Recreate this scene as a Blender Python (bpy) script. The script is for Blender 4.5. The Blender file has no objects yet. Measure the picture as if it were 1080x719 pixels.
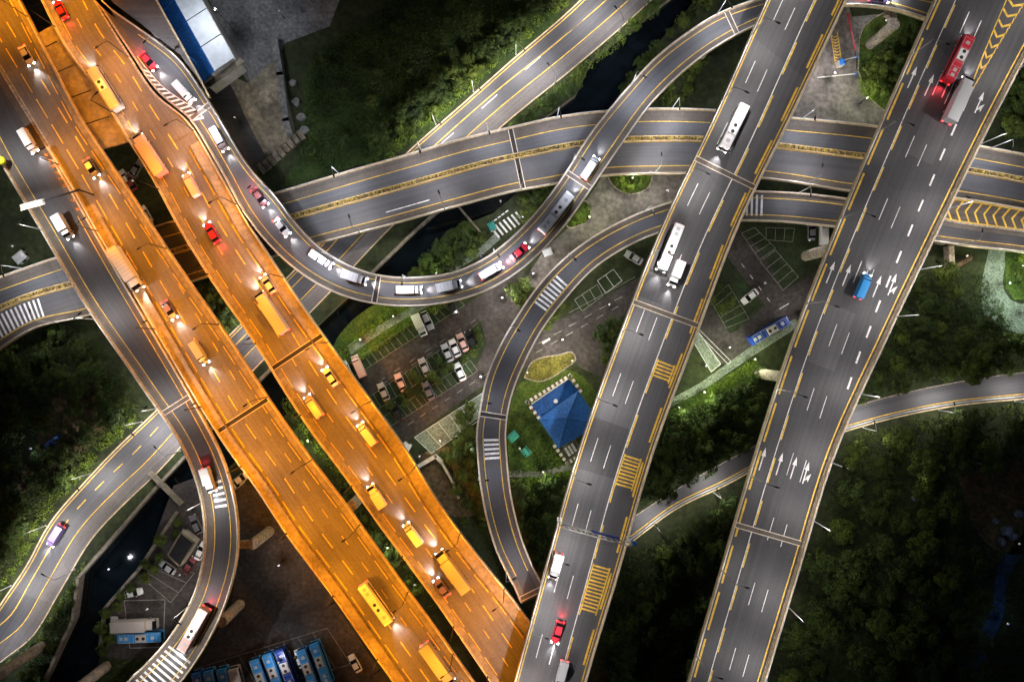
import bpy, bmesh, math, random
import numpy as np
from mathutils import Vector, Matrix
from mathutils.geometry import tessellate_polygon

random.seed(7)
C = bpy.context.scene.collection
SC = bpy.context.scene
R = math.radians

# ---------------------------------------------------------------- camera, sky, moon, exposure
HC = 190.0          # drone height above the ground, metres
PX = 0.23           # metres per photograph pixel at ground level
cam_d = bpy.data.cameras.new("camera")
cam = bpy.data.objects.new("camera", cam_d)
C.objects.link(cam)
cam.location = (0, 0, HC)
cam_d.sensor_width = 36
cam_d.lens = 36 * HC / (1080 * PX)
cam_d.clip_end = 3000
SC.camera = cam
w = bpy.data.worlds.new("World")
SC.world = w
w.use_nodes = True
nt = w.node_tree
bgn = nt.nodes["Background"]
sky = nt.nodes.new("ShaderNodeTexSky")
sky.sky_type = 'NISHITA'
sky.sun_disc = False
sky.sun_elevation = R(24)
sky.sun_rotation = R(300)
nt.links.new(sky.outputs[0], bgn.inputs[0])
bgn.inputs[1].default_value = 0.005
moon_d = bpy.data.lights.new("moon", 'SUN')
moon_d.energy = 0.05
moon_d.angle = R(0.5)
moon_d.color = (0.75, 0.85, 1.0)
moon = bpy.data.objects.new("moon", moon_d)
C.objects.link(moon)
moon.rotation_euler = (R(50), 0, R(60))
SC.view_settings.view_transform = 'Standard'
SC.view_settings.look = 'None'
SC.view_settings.exposure = 0.0
SC.view_settings.gamma = 1
SC.cycles.max_bounces = 4
SC.cycles.diffuse_bounces = 2
SC.cycles.glossy_bounces = 2
SC.cycles.transmission_bounces = 2
SC.cycles.sample_clamp_indirect = 2.0
SC.cycles.use_denoising = True

WHITE = (1.0, 0.93, 0.89)
COOL = (0.86, 0.88, 1.0)
SODIUM = (1.0, 0.335, 0.014)


def W(px, py, z=0.0):
    k = PX * (HC - z) / HC
    return Vector(((px - 540) * k, -(py - 359.5) * k, z))


# ---------------------------------------------------------------- materials
MATS = {}


def mat(name, col, rough=0.7, metal=0.0, var=0.25, scale=0.6, bump=0.0, emit=0.0, streak=False, col2=None, spec=0.4, fine=None, fa=0.4):
    if name in MATS:
        return MATS[name]
    m = bpy.data.materials.new(name)
    m.use_nodes = True
    n = m.node_tree.nodes
    l = m.node_tree.links
    b = n["Principled BSDF"]
    b.inputs["Roughness"].default_value = rough
    b.inputs["Metallic"].default_value = metal
    b.inputs["Specular IOR Level"].default_value = spec
    c = (*col, 1)
    if emit > 0:
        b.inputs["Base Color"].default_value = c
        b.inputs["Emission Color"].default_value = c
        b.inputs["Emission Strength"].default_value = emit
        MATS[name] = m
        return m
    if var <= 0:
        b.inputs["Base Color"].default_value = c
        MATS[name] = m
        return m
    tc = n.new("ShaderNodeTexCoord")
    geo = n.new("ShaderNodeNewGeometry")
    n1 = n.new("ShaderNodeTexNoise")
    n1.inputs["Scale"].default_value = scale
    n1.inputs["Detail"].default_value = 8
    n1.inputs["Roughness"].default_value = 0.65
    l.new(geo.outputs["Position"], n1.inputs["Vector"])
    ramp = n.new("ShaderNodeValToRGB")
    e = ramp.color_ramp.elements
    e[0].position = 0.32
    e[1].position = 0.68
    lo = [x * (1 - var) for x in col]
    hi = [min(1, x * (1 + var)) for x in col]
    if col2:
        hi = list(col2)
    e[0].color = (*lo, 1)
    e[1].color = (*hi, 1)
    l.new(n1.outputs["Fac"], ramp.inputs["Fac"])
    out = ramp.outputs["Color"]
    if streak:      # tyre-polished tracks running along the lane
        mp = n.new("ShaderNodeMapping")
        mp.inputs["Scale"].default_value = (0.012, 1.25, 1)
        l.new(tc.outputs["UV"], mp.inputs["Vector"])
        n2 = n.new("ShaderNodeTexNoise")
        n2.inputs["Scale"].default_value = 1.0
        n2.inputs["Detail"].default_value = 5
        l.new(mp.outputs[0], n2.inputs["Vector"])
        r2 = n.new("ShaderNodeMapRange")
        r2.inputs["From Min"].default_value = 0.3
        r2.inputs["From Max"].default_value = 0.7
        r2.inputs["To Min"].default_value = 0.80
        r2.inputs["To Max"].default_value = 1.22
        l.new(n2.outputs["Fac"], r2.inputs["Value"])
        # patches of renewed surfacing along the road
        mp3 = n.new("ShaderNodeMapping")
        mp3.inputs["Scale"].default_value = (0.035, 0.02, 1)
        l.new(tc.outputs["UV"], mp3.inputs["Vector"])
        v3 = n.new("ShaderNodeTexVoronoi")
        v3.inputs["Scale"].default_value = 1.0
        l.new(mp3.outputs[0], v3.inputs["Vector"])
        r3 = n.new("ShaderNodeMapRange")
        r3.inputs["To Min"].default_value = 0.78
        r3.inputs["To Max"].default_value = 1.2
        l.new(v3.outputs["Color"], r3.inputs["Value"])
        mm = n.new("ShaderNodeMath")
        mm.operation = 'MULTIPLY'
        l.new(r2.outputs[0], mm.inputs[0])
        l.new(r3.outputs[0], mm.inputs[1])
        mx = n.new("ShaderNodeVectorMath")
        mx.operation = 'SCALE'
        l.new(out, mx.inputs[0])
        l.new(mm.outputs[0], mx.inputs["Scale"])
        out = mx.outputs[0]
    if fine:
        n4 = n.new("ShaderNodeTexNoise")
        n4.inputs["Scale"].default_value = fine
        n4.inputs["Detail"].default_value = 3
        l.new(geo.outputs["Position"], n4.inputs["Vector"])
        r4 = n.new("ShaderNodeMapRange")
        r4.inputs["From Min"].default_value = 0.3
        r4.inputs["From Max"].default_value = 0.7
        r4.inputs["To Min"].default_value = 1 - fa
        r4.inputs["To Max"].default_value = 1 + fa
        l.new(n4.outputs["Fac"], r4.inputs["Value"])
        m4 = n.new("ShaderNodeVectorMath")
        m4.operation = 'SCALE'
        l.new(out, m4.inputs[0])
        l.new(r4.outputs[0], m4.inputs["Scale"])
        out = m4.outputs[0]
    l.new(out, b.inputs["Base Color"])
    if bump > 0:
        bp = n.new("ShaderNodeBump")
        bp.inputs["Strength"].default_value = bump
        bp.inputs["Distance"].default_value = 0.3
        n5 = n.new("ShaderNodeTexNoise")
        n5.inputs["Scale"].default_value = scale * 4
        n5.inputs["Detail"].default_value = 6
        l.new(geo.outputs["Position"], n5.inputs["Vector"])
        l.new(n5.outputs["Fac"], bp.inputs["Height"])
        l.new(bp.outputs[0], b.inputs["Normal"])
    MATS[name] = m
    return m


asphalt = mat("asphalt", (0.066, 0.066, 0.072), 0.6, var=0.12, scale=0.12, streak=True, fine=3.0, fa=.12)
asphalt_dark = mat("asphalt_dark", (0.043, 0.043, 0.048), 0.6, var=0.12, scale=0.12, streak=True, fine=3.0, fa=.12)
asphalt_brown = mat("asphalt_brown", (0.085, 0.072, 0.060), 0.75, var=0.2, scale=0.35, streak=True, fine=2.0, fa=.15)
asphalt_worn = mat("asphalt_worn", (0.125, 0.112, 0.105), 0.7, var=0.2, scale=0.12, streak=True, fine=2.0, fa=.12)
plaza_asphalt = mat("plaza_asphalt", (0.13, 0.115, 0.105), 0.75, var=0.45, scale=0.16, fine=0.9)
lot_asphalt = mat("lot_asphalt", (0.050, 0.043, 0.039), 0.8, var=0.5, scale=0.16, fine=1.1)
concrete = mat("concrete", (0.30, 0.26, 0.21), 0.85, var=0.3, scale=0.5, bump=0.15, fine=2.0)
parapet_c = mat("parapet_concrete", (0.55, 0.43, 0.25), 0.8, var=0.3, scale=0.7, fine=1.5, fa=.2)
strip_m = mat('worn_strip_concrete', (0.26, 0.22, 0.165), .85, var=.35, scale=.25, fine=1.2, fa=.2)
parapet_dark = mat("weathered_parapet", (0.16, 0.12, 0.075), 0.8, var=0.45, scale=0.7, fine=1.5)
paving = mat("paving", (0.16, 0.155, 0.15), 0.85, var=0.4, scale=0.2, fine=1.2)
dirty_conc = mat("dirty_concrete", (0.17, 0.145, 0.10), 0.9, var=0.6, scale=0.18, bump=0.2, fine=0.9)
grasscrete = mat("grass_pavers", (0.024, 0.040, 0.014), 0.95, var=0.5, scale=0.35, bump=0.2, fine=2.5)
pale_bay = mat("pale_green_pavers", (0.17, 0.20, 0.16), 0.9, var=0.3, scale=0.5, fine=2.0)
white_p = mat("white_paint", (0.62, 0.62, 0.61), 0.7, var=0.3, scale=0.9, fine=5, fa=.3)
yellow_p = mat("yellow_paint", (0.66, 0.42, 0.05), 0.7, var=0.35, scale=0.9, fine=5, fa=.3)
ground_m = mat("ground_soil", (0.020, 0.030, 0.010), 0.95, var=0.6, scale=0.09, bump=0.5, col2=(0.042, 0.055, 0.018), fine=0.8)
grass_m = mat("grass", (0.035, 0.085, 0.010), 0.95, var=0.5, scale=0.2, bump=0.5, col2=(0.085, 0.13, 0.015), fine=1.6)
dirt_m = mat("dirt", (0.10, 0.065, 0.035), 0.95, var=0.6, scale=0.25, bump=0.4, fine=1.0)
water_m = mat("water", (0.004, 0.007, 0.009), 0.12, var=0.3, scale=0.3, bump=0.06, spec=0.5)
stone_m = mat("bank_stone", (0.22, 0.19, 0.14), 0.9, var=0.4, scale=0.9, bump=0.3)
steel = mat("galvanised_steel", (0.55, 0.56, 0.56), 0.45, 0.4, var=0.15, scale=2)
dark_steel = mat("dark_steel", (0.03, 0.03, 0.032), 0.8, 0.0, var=0.15, scale=2)
joint_m = mat("joint_rubber", (0.02, 0.018, 0.016), 0.8, var=0.2, scale=2)
joint_steel = mat("joint_steel", (0.55, 0.48, 0.40), 0.6, 0.2, var=0.3, scale=2)
leaf_d = mat("leaf_dark", (0.024, 0.058, 0.008), 0.75, var=0.6, scale=0.2, col2=(0.060, 0.10, 0.010))
leaf_m = mat("leaf_mid", (0.042, 0.085, 0.008), 0.75, var=0.6, scale=0.2, col2=(0.10, 0.14, 0.012))
leaf_y = mat("leaf_yellow", (0.26, 0.20, 0.03), 0.75, var=0.6, scale=0.9, col2=(0.70, 0.50, 0.10))
bark_m = mat("bark", (0.08, 0.06, 0.04), 0.9, var=0.4, scale=3)
blue_roof = mat("blue_roof_metal", (0.012, 0.095, 0.32), 0.5, 0.0, var=0.2, scale=0.4, fine=2.5)
white_roof = mat("white_roof_metal", (0.55, 0.58, 0.60), 0.5, 0.0, var=0.08, scale=0.2, fine=0.8, fa=.07)
wall_m = mat("render_wall", (0.45, 0.42, 0.37), 0.85, var=0.2, scale=0.8)
plaster = mat("white_plaster", (0.70, 0.68, 0.62), 0.8, var=0.15, scale=2)
brick_m = mat("red_brick", (0.25, 0.11, 0.07), 0.9, var=0.35, scale=1.5)
glass_m = mat("vehicle_glass", (0.008, 0.009, 0.011), 0.08, var=0, spec=0.6)
tyre_m = mat("tyre_rubber", (0.015, 0.015, 0.015), 0.9, var=0)
teal_m = mat("teal_paint", (0.02, 0.20, 0.17), 0.6, var=0.2, scale=2)
lamp_white = mat("lamp_lens_white", (1.0, 0.93, 0.85), emit=6)
lamp_sod = mat("lamp_lens_sodium", (1.0, 0.5, 0.08), emit=6)
lantern_m = mat("lantern_glass", (1.0, 0.93, 0.8), emit=1.2)
head_on = mat("headlight_on", (1.0, 0.96, 0.88), emit=25)
tail_on = mat("taillight_on", (1.0, 0.02, 0.02), emit=14)
lens_off = mat("lens_off", (0.5, 0.5, 0.5), 0.2, var=0)
tail_off = mat("taillight_off", (0.3, 0.01, 0.01), 0.3, var=0)


def paint(name, col):
    return mat("paint_" + name, col, 0.35, 0.0, var=0, spec=0.6)


PAINT = {
    'white': paint('white', (0.78, 0.78, 0.78)), 'silver': paint('silver', (0.45, 0.46, 0.48)), 'cream': paint('cream', (0.48, 0.44, 0.40)),
    'red': paint('red', (0.55, 0.02, 0.04)), 'black': paint('black', (0.02, 0.02, 0.022)), 'blue': paint('blue', (0.02, 0.14, 0.50)),
    'grey': paint('grey', (0.16, 0.16, 0.18)), 'maroon': paint('maroon', (0.16, 0.03, 0.03)), 'sky': paint('sky', (0.03, 0.25, 0.60)),
    'pink': paint('pink', (0.70, 0.45, 0.40)), 'purple': paint('purple', (0.20, 0.14, 0.32)), 'orange': paint('orange', (0.75, 0.30, 0.05)),
    'navy': paint('navy', (0.01, 0.05, 0.30)),
}


# ---------------------------------------------------------------- mesh helper
class MB:
    def __init__(s):
        s.v = []
        s.f = []
        s.m = []
        s.uv = []
        s.mats = []

    def mi(s, m):
        if m not in s.mats:
            s.mats.append(m)
        return s.mats.index(m)

    def face(s, pts, m, uv=None):
        i = len(s.v)
        s.v.extend(tuple(p) for p in pts)
        s.f.append(tuple(range(i, i + len(pts))))
        s.m.append(s.mi(m))
        s.uv.extend(uv if uv else [(p[0], p[1]) for p in pts])

    def hexa(s, a, b, m):
        """a, b: lower and upper 4-point rings (counter-clockwise seen from above)"""
        s.face(a[::-1], m)
        s.face(b, m)
        for i in range(4):
            j = (i + 1) % 4
            s.face([a[i], a[j], b[j], b[i]], m)

    def box(s, c, size, m, rz=0.0, taper=1.0, z0=None):
        x, y, z = [q / 2 for q in size]
        co, si = math.cos(rz), math.sin(rz)

        def q(dx, dy, dz):
            return (c[0] + dx * co - dy * si, c[1] + dx * si + dy * co, c[2] + dz)
        a = [q(-x, -y, -z), q(x, -y, -z), q(x, y, -z), q(-x, y, -z)]
        t = taper
        b = [q(-x * t, -y * t, z), q(x * t, -y * t, z), q(x * t, y * t, z), q(-x * t, y * t, z)]
        s.hexa(a, b, m)

    def tube(s, p, q, r0, r1, m, n=8, cap=True):
        p, q = Vector(p), Vector(q)
        d = (q - p).normalized()
        u = d.orthogonal().normalized()
        v = d.cross(u)
        A = [p + (u * math.cos(2 * math.pi * i / n) + v * math.sin(2 * math.pi * i / n)) * r0 for i in range(n)]
        B = [q + (u * math.cos(2 * math.pi * i / n) + v * math.sin(2 * math.pi * i / n)) * r1 for i in range(n)]
        for i in range(n):
            j = (i + 1) % n
            s.face([A[i], A[j], B[j], B[i]], m)
        if cap:
            s.face(A[::-1], m)
            s.face(B, m)

    def prism(s, pts, z0, z1, m, mtop=None):
        """pts: xy outline; solid between z0 and z1"""
        n = len(pts)
        ar = sum(pts[i][0] * pts[(i + 1) % n][1] - pts[(i + 1) % n][0] * pts[i][1] for i in range(n))
        if ar < 0:
            pts = pts[::-1]
        P = [Vector((p[0], p[1], 0)) for p in pts]
        for t in tessellate_polygon([P]):
            a = [P[i] for i in t]
            if (a[1] - a[0]).cross(a[2] - a[0]).z < 0:
                a = a[::-1]
            s.face([(p.x, p.y, z1) for p in a], mtop or m)
            s.face([(p.x, p.y, z0) for p in a[::-1]], m)
        for i in range(n):
            j = (i + 1) % n
            s.face([(P[i].x, P[i].y, z0), (P[j].x, P[j].y, z0), (P[j].x, P[j].y, z1), (P[i].x, P[i].y, z1)], m)

    def mesh(s, name, smooth=False):
        me = bpy.data.meshes.new(name)
        me.from_pydata(s.v, [], s.f)
        for m in s.mats:
            me.materials.append(m)
        me.polygons.foreach_set("material_index", s.m)
        ul = me.uv_layers.new(name="UVMap")
        ul.data.foreach_set("uv", [c for p in s.uv for c in p])
        if smooth:
            me.polygons.foreach_set("use_smooth", [True] * len(s.f))
        me.update()
        return me

    def build(s, name, parent=None, local=False, weld=False, smooth=False):
        me = s.mesh(name, smooth)
        if weld:
            bm = bmesh.new()
            bm.from_mesh(me)
            bmesh.ops.remove_doubles(bm, verts=bm.verts, dist=0.001)
            bm.to_mesh(me)
            bm.free()
        o = bpy.data.objects.new(name, me)
        C.objects.link(o)
        if parent is not None:
            o.parent = parent
            if not local:
                o.location = -parent.location
        return o


def tag(o, label, cat, group=None, kind=None):
    if label:
        o["label"] = label
    if cat:
        o["category"] = cat
    if group:
        o["group"] = group
    if kind:
        o["kind"] = kind
    return o


def empty(name, loc, label=None, cat=None, group=None, rz=0):
    o = bpy.data.objects.new(name, None)
    o.empty_display_size = 0.5
    C.objects.link(o)
    o.location = loc
    o.rotation_euler = (0, 0, rz)
    return tag(o, label, cat, group)


def copy_thing(src, loc, rz, label, group=None, scale=None):
    c = src.copy()
    C.objects.link(c)
    c.location = loc
    c.rotation_euler = (0, 0, rz)
    if scale:
        c.scale = scale
    c["label"] = label
    if group:
        c["group"] = group
    for ch in list(src.children):
        d = ch.copy()
        C.objects.link(d)
        d.parent = c
        for g in list(ch.children):
            e = g.copy()
            C.objects.link(e)
            e.parent = d
    return c


def structure(o):
    o["kind"] = "structure"
    return o


# ---------------------------------------------------------------- roads from two measured edges
def cr(pts, n=10):
    out = []
    P = [2 * np.array(pts[0]) - np.array(pts[1])] + [np.array(p, float) for p in pts] + [2 * np.array(pts[-1]) - np.array(pts[-2])]
    for i in range(1, len(P) - 2):
        p0, p1, p2, p3 = P[i - 1], P[i], P[i + 1], P[i + 2]
        # centripetal-ish tangents
        d1 = np.linalg.norm(p2 - p1) + 1e-6
        d0 = np.linalg.norm(p1 - p0) + 1e-6
        d2 = np.linalg.norm(p3 - p2) + 1e-6
        m1 = ((p2 - p1) / d1 * d0 + (p1 - p0) / d0 * d1) / (d0 + d1) * d1
        m2 = ((p3 - p2) / d2 * d1 + (p2 - p1) / d1 * d2) / (d1 + d2) * d1
        for k in range(n):
            t = k / n
            out.append((2 * t ** 3 - 3 * t ** 2 + 1) * p1 + (t ** 3 - 2 * t ** 2 + t) * m1 + (-2 * t ** 3 + 3 * t ** 2) * p2 + (t ** 3 - t ** 2) * m2)
    out.append(P[-2])
    return np.array(out)


def even(poly, step):
    d = np.r_[0, np.cumsum(np.linalg.norm(np.diff(poly, axis=0), axis=1))]
    n = max(2, int(d[-1] / step) + 1)
    t = np.linspace(0, d[-1], n)
    return np.stack([np.interp(t, d, poly[:, k]) for k in range(poly.shape[1])], 1)


def hit(poly, c, nrm, sign):
    best = None
    for i in range(len(poly) - 1):
        a, b = poly[i], poly[i + 1]
        d = b - a
        den = nrm[0] * -d[1] + nrm[1] * d[0]
        if abs(den) < 1e-9:
            continue
        r = a - c
        t = (r[0] * -d[1] + r[1] * d[0]) / den
        u = (nrm[0] * r[1] - nrm[1] * r[0]) / den
        if -0.001 <= u <= 1.001 and t * sign > 0:
            if best is None or abs(t) < abs(best):
                best = t
    return best


class Road:
    def __init__(s, L, Rr, z=0.0):
        Lp, Rp = cr(L), cr(Rr)
        a, b = even(Lp, 4), even(Rp, 4)
        n = 120
        ia = np.linspace(0, 1, n)
        A = np.stack([np.interp(ia, np.linspace(0, 1, len(a)), a[:, k]) for k in (0, 1)], 1)
        B = np.stack([np.interp(ia, np.linspace(0, 1, len(b)), b[:, k]) for k in (0, 1)], 1)
        M = even((A + B) / 2, 7)
        T = np.gradient(M, axis=0)
        T /= np.linalg.norm(T, axis=1)[:, None]
        rows = []
        for i, (c, t) in enumerate(zip(M, T)):
            nr = np.array([-t[1], t[0]])
            ld = np.interp(i / len(M), ia, range(n))
            side = np.dot(A[int(ld)] - c, nr)
            sg = 1 if side > 0 else -1
            tl = hit(Lp, c, nr, sg)
            tr = hit(Rp, c, nr, -sg)
            if tl is None or tr is None or abs(tl) > 2.2 * abs(side) + 10 or abs(tr) > 2.2 * abs(side) + 10:
                continue
            f = i / (len(M) - 1)
            zz = z if not callable(z) else z(f)
            rows.append((W(*(c + nr * tl), zz), W(*(c + nr * tr), zz)))
        s.L = np.array([r[0] for r in rows])
        s.R = np.array([r[1] for r in rows])
        s.C = (s.L + s.R) / 2
        s.S = np.r_[0, np.cumsum(np.linalg.norm(np.diff(s.C, axis=0), axis=1))]
        s.len = s.S[-1]

    def row(s, t):
        return (np.array([np.interp(t, s.S, s.L[:, k]) for k in range(3)]), np.array([np.interp(t, s.S, s.R[:, k]) for k in range(3)]))

    def pt(s, t, d, dz=0.0):
        l, r = s.row(t)
        w_ = np.linalg.norm(r - l)
        e = (r - l) / w_
        if isinstance(d, tuple):
            q = d[0] * w_ + d[1]
        elif d < 0:
            q = w_ + d
        else:
            q = d
        p = l + e * q
        return Vector((p[0], p[1], p[2] + dz)), q

    def dir(s, t):
        a = np.array([np.interp(min(s.len, t + 1), s.S, s.C[:, k]) for k in range(3)])
        b = np.array([np.interp(max(0, t - 1), s.S, s.C[:, k]) for k in range(3)])
        v = Vector(a - b)
        return v.normalized()

    def find(s, px, py):
        z = s.C[:, 2]
        k = PX * (HC - z) / HC
        p = np.stack([(px - 540) * k, -(py - 359.5) * k], 1)[:-1]
        a = s.C[:-1, :2]
        d = s.C[1:, :2] - a
        tt = np.clip(((p - a) * d).sum(1) / (d * d).sum(1), 0, 1)
        q = np.linalg.norm(a + d * tt[:, None] - p, axis=1)
        i = int(q.argmin())
        best = (q[i], s.S[i] + tt[i] * (s.S[i + 1] - s.S[i]))
        t = best[1]
        l, r = s.row(t)
        zz = l[2]
        p = W(px, py, zz)
        e = (r - l) / np.linalg.norm(r - l)
        return t, float(np.dot(np.array(p) - l, e))

    def ts(s, s0, s1):
        n = max(1, int((s1 - s0) / 2.0))
        return [s0 + (s1 - s0) * i / n for i in range(n + 1)]

    def strip(s, mb, s0, s1, a, b, dz, m):
        s0, s1 = max(0, s0), min(s.len, s1)
        if s1 <= s0:
            return
        T = s.ts(s0, s1)
        for i in range(len(T) - 1):
            p0, u0 = s.pt(T[i], a, dz)
            p1, u1 = s.pt(T[i], b, dz)
            p2, u2 = s.pt(T[i + 1], b, dz)
            p3, u3 = s.pt(T[i + 1], a, dz)
            q = [p0, p1, p2, p3]
            uv = [(T[i], u0), (T[i], u1), (T[i + 1], u2), (T[i + 1], u3)]
            if (q[1] - q[0]).cross(q[2] - q[0]).z < 0:
                q = q[::-1]
                uv = uv[::-1]
            mb.face(q, m, uv)

    def solid(s, mb, s0, s1, a, b, z0, z1, m):
        s0, s1 = max(0, s0), min(s.len, s1)
        if s1 <= s0:
            return
        T = s.ts(s0, s1)
        rows = [[s.pt(t, a, z0)[0], s.pt(t, b, z0)[0], s.pt(t, b, z1)[0], s.pt(t, a, z1)[0]] for t in T]
        for i in range(len(T) - 1):
            r, q = rows[i], rows[i + 1]
            for j in range(4):
                k = (j + 1) % 4
                f = [r[j], r[k], q[k], q[j]]
                d = (s.pt(T[i], a)[1], s.pt(T[i], b)[1])
                uu = [d[0], d[1], d[1], d[0]]
                uv = [(T[i], uu[j]), (T[i], uu[k]), (T[i + 1], uu[k]), (T[i + 1], uu[j])]
                mb.face(f[::-1], m, uv[::-1])
        mb.face(rows[0][::-1], m)
        mb.face(rows[-1], m)

    def dash(s, mb, s0, s1, a, w_, on, off, dz, m):
        t = s0
        while t < s1:
            s.strip(mb, t, min(t + on, s1), a - w_ / 2 if a >= 0 else a - w_ / 2, a + w_ / 2, dz, m)
            t += on + off


def fixnormals(o):
    bm = bmesh.new()
    bm.from_mesh(o.data)
    bmesh.ops.remove_doubles(bm, verts=bm.verts, dist=0.0005)
    bmesh.ops.recalc_face_normals(bm, faces=bm.faces)
    bm.to_mesh(o.data)
    bm.free()


# edges measured on the photograph (left and right edge of each deck, following its direction)
A_ = Road([(-66, -40), (-42, 0), (30, 120), (50, 153), (77, 198), (101, 240), (128, 286), (154, 330), (200, 408), (240, 472), (270, 513), (303, 563), (353, 630), (393, 687), (416, 719), (470, 795)],
          [(0, -40), (22, 0), (40, 35), (75, 103), (84, 120), (112, 163), (137, 200), (163, 240), (200, 295), (233, 342), (270, 398), (303, 447), (327, 480), (370, 537), (410, 593), (457, 657), (497, 713), (545, 780)], 14)
B_ = Road([(22, -40), (44, 0), (73, 55), (102, 93), (118, 118), (136, 148), (161, 188), (188, 238), (233, 310), (270, 363), (297, 407), (330, 457), (355, 490), (403, 557), (457, 630), (503, 697), (518, 719), (570, 795)],
          [(76, -40), (100, 0), (133, 53), (165, 100), (198, 127), (228, 175), (263, 236), (290, 277), (320, 322), (360, 378), (403, 437), (430, 475), (460, 524), (503, 583), (541, 630), (566, 664), (603, 714), (652, 780)], 14)
Cc_ = Road([(-110, -20), (-60, 60), (-22, 125), (0, 167), (43, 240), (90, 320), (150, 407), (197, 480), (212, 523), (216, 573), (207, 620), (183, 665), (133, 719), (70, 775)],
           [(-67, -40), (-43, 0), (29, 120), (49, 153), (75, 198), (99, 240), (125, 286), (151, 330), (190, 396), (214, 438), (235, 480), (249, 527), (252, 580), (241, 630), (218, 680), (196, 713), (140, 770)], 14)
D_ = Road([(80, -40), (113, 5), (150, 32), (187, 60), (223, 110), (270, 184), (290, 205), (317, 240), (337, 260), (370, 280), (397, 289), (437, 292), (477, 287), (513, 271), (547, 243), (570, 218), (592, 188), (623, 140), (657, 98), (690, 62), (723, 36), (757, 15), (792, 2), (840, -10), (900, -14), (980, -4), (1060, 22)],
          [(76, -35), (101, 1), (135, 52), (167, 98), (200, 126), (230, 174), (265, 235), (303, 277), (337, 301), (370, 315), (397, 321), (443, 323), (483, 317), (513, 307), (547, 287), (573, 264), (597, 237), (623, 201), (653, 157), (687, 110), (720, 77), (753, 52), (793, 30), (840, 13), (892, 7), (943, 12), (975, 22), (1050, 50)],
          lambda f: 14.0)
E_ = Road([(836, -60), (808, 0), (754, 120), (697, 240), (652, 355), (608, 480), (573, 605), (542, 719), (522, 800)],
          [(921, -60), (893, 0), (836, 120), (778, 240), (734, 355), (688, 480), (652, 605), (618, 719), (598, 800)], 21)
F_ = Road([(1012, -60), (985, 0), (932, 120), (881, 240), (836, 355), (795, 480), (758, 605), (725, 719), (704, 800)],
          [(1141, -60), (1112, 0), (1048, 122), (990, 240), (935, 355), (879, 480), (842, 600), (806, 719), (782, 800)], 21)
H_ = Road([(-50, 311), (0, 292), (58, 272), (150, 243), (230, 220), (292, 203), (370, 180), (430, 163), (485, 147), (540, 134), (590, 123), (640, 117), (748, 116), (832, 124), (922, 133), (1037, 155), (1080, 163), (1150, 178)],
          [(-30, 390), (0, 369), (37, 347), (88, 335), (170, 308), (250, 283), (330, 259), (403, 240), (483, 218), (540, 203), (573, 197), (640, 186), (700, 184), (750, 184), (822, 191), (900, 203), (1007, 210), (1080, 222), (1140, 234)], 7)


def gz(f):
    f = min(1, max(0, f / 0.62))
    return 14 - 7 * (f * f * (3 - 2 * f))


G_ = Road([(551, 640), (540, 615), (523, 580), (508, 523), (503, 480), (502, 457), (506, 430), (512, 400), (524, 370), (545, 333), (573, 294), (607, 262), (643, 239), (703, 214), (760, 202), (810, 202), (890, 209), (960, 222), (997, 231), (1080, 243), (1150, 254)],
          [(581, 632), (569, 610), (553, 574), (540, 525), (535, 480), (534, 457), (537, 430), (543, 408), (554, 382), (572, 348), (597, 315), (626, 284), (657, 263), (712, 241), (762, 234), (812, 234), (880, 240), (955, 250), (990, 256), (1080, 267), (1150, 277)], gz)
K_ = Road([(-40, 700), (0, 637), (27, 597), (53, 550), (87, 510), (117, 478), (167, 430), (230, 365), (300, 295), (365, 228), (430, 160), (487, 110), (540, 63), (607, 5), (660, -50)],
          [(-40, 745), (0, 699), (33, 673), (63, 625), (100, 565), (133, 530), (165, 500), (215, 445), (285, 373), (345, 312), (410, 243), (480, 178), (540, 125), (607, 71), (683, 5), (740, -50)], 0.0)
J_ = Road([(560, 620), (620, 577), (670, 543), (727, 507), (780, 478), (835, 450), (900, 428), (957, 413), (1023, 400), (1080, 392), (1160, 385)],
          [(575, 640), (625, 600), (667, 571), (713, 537), (767, 511), (830, 477), (883, 458), (943, 441), (1010, 428), (1080, 421), (1160, 413)], 0.0)

# ---------------------------------------------------------------- ground, river
BL = [(10, 800), (50, 713), (78, 653), (84, 608), (167, 512), (225, 450), (300, 375), (375, 305), (440, 242), (500, 190), (560, 135), (607, 100), (625, 62), (707, -2), (780, -60)]
BR = [(75, 800), (98, 740), (107, 680), (112, 640), (147, 600), (187, 540), (250, 485), (330, 410), (395, 345), (430, 295), (470, 245), (520, 225), (590, 165), (647, 110), (667, 77), (735, -2), (800, -60)]


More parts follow.
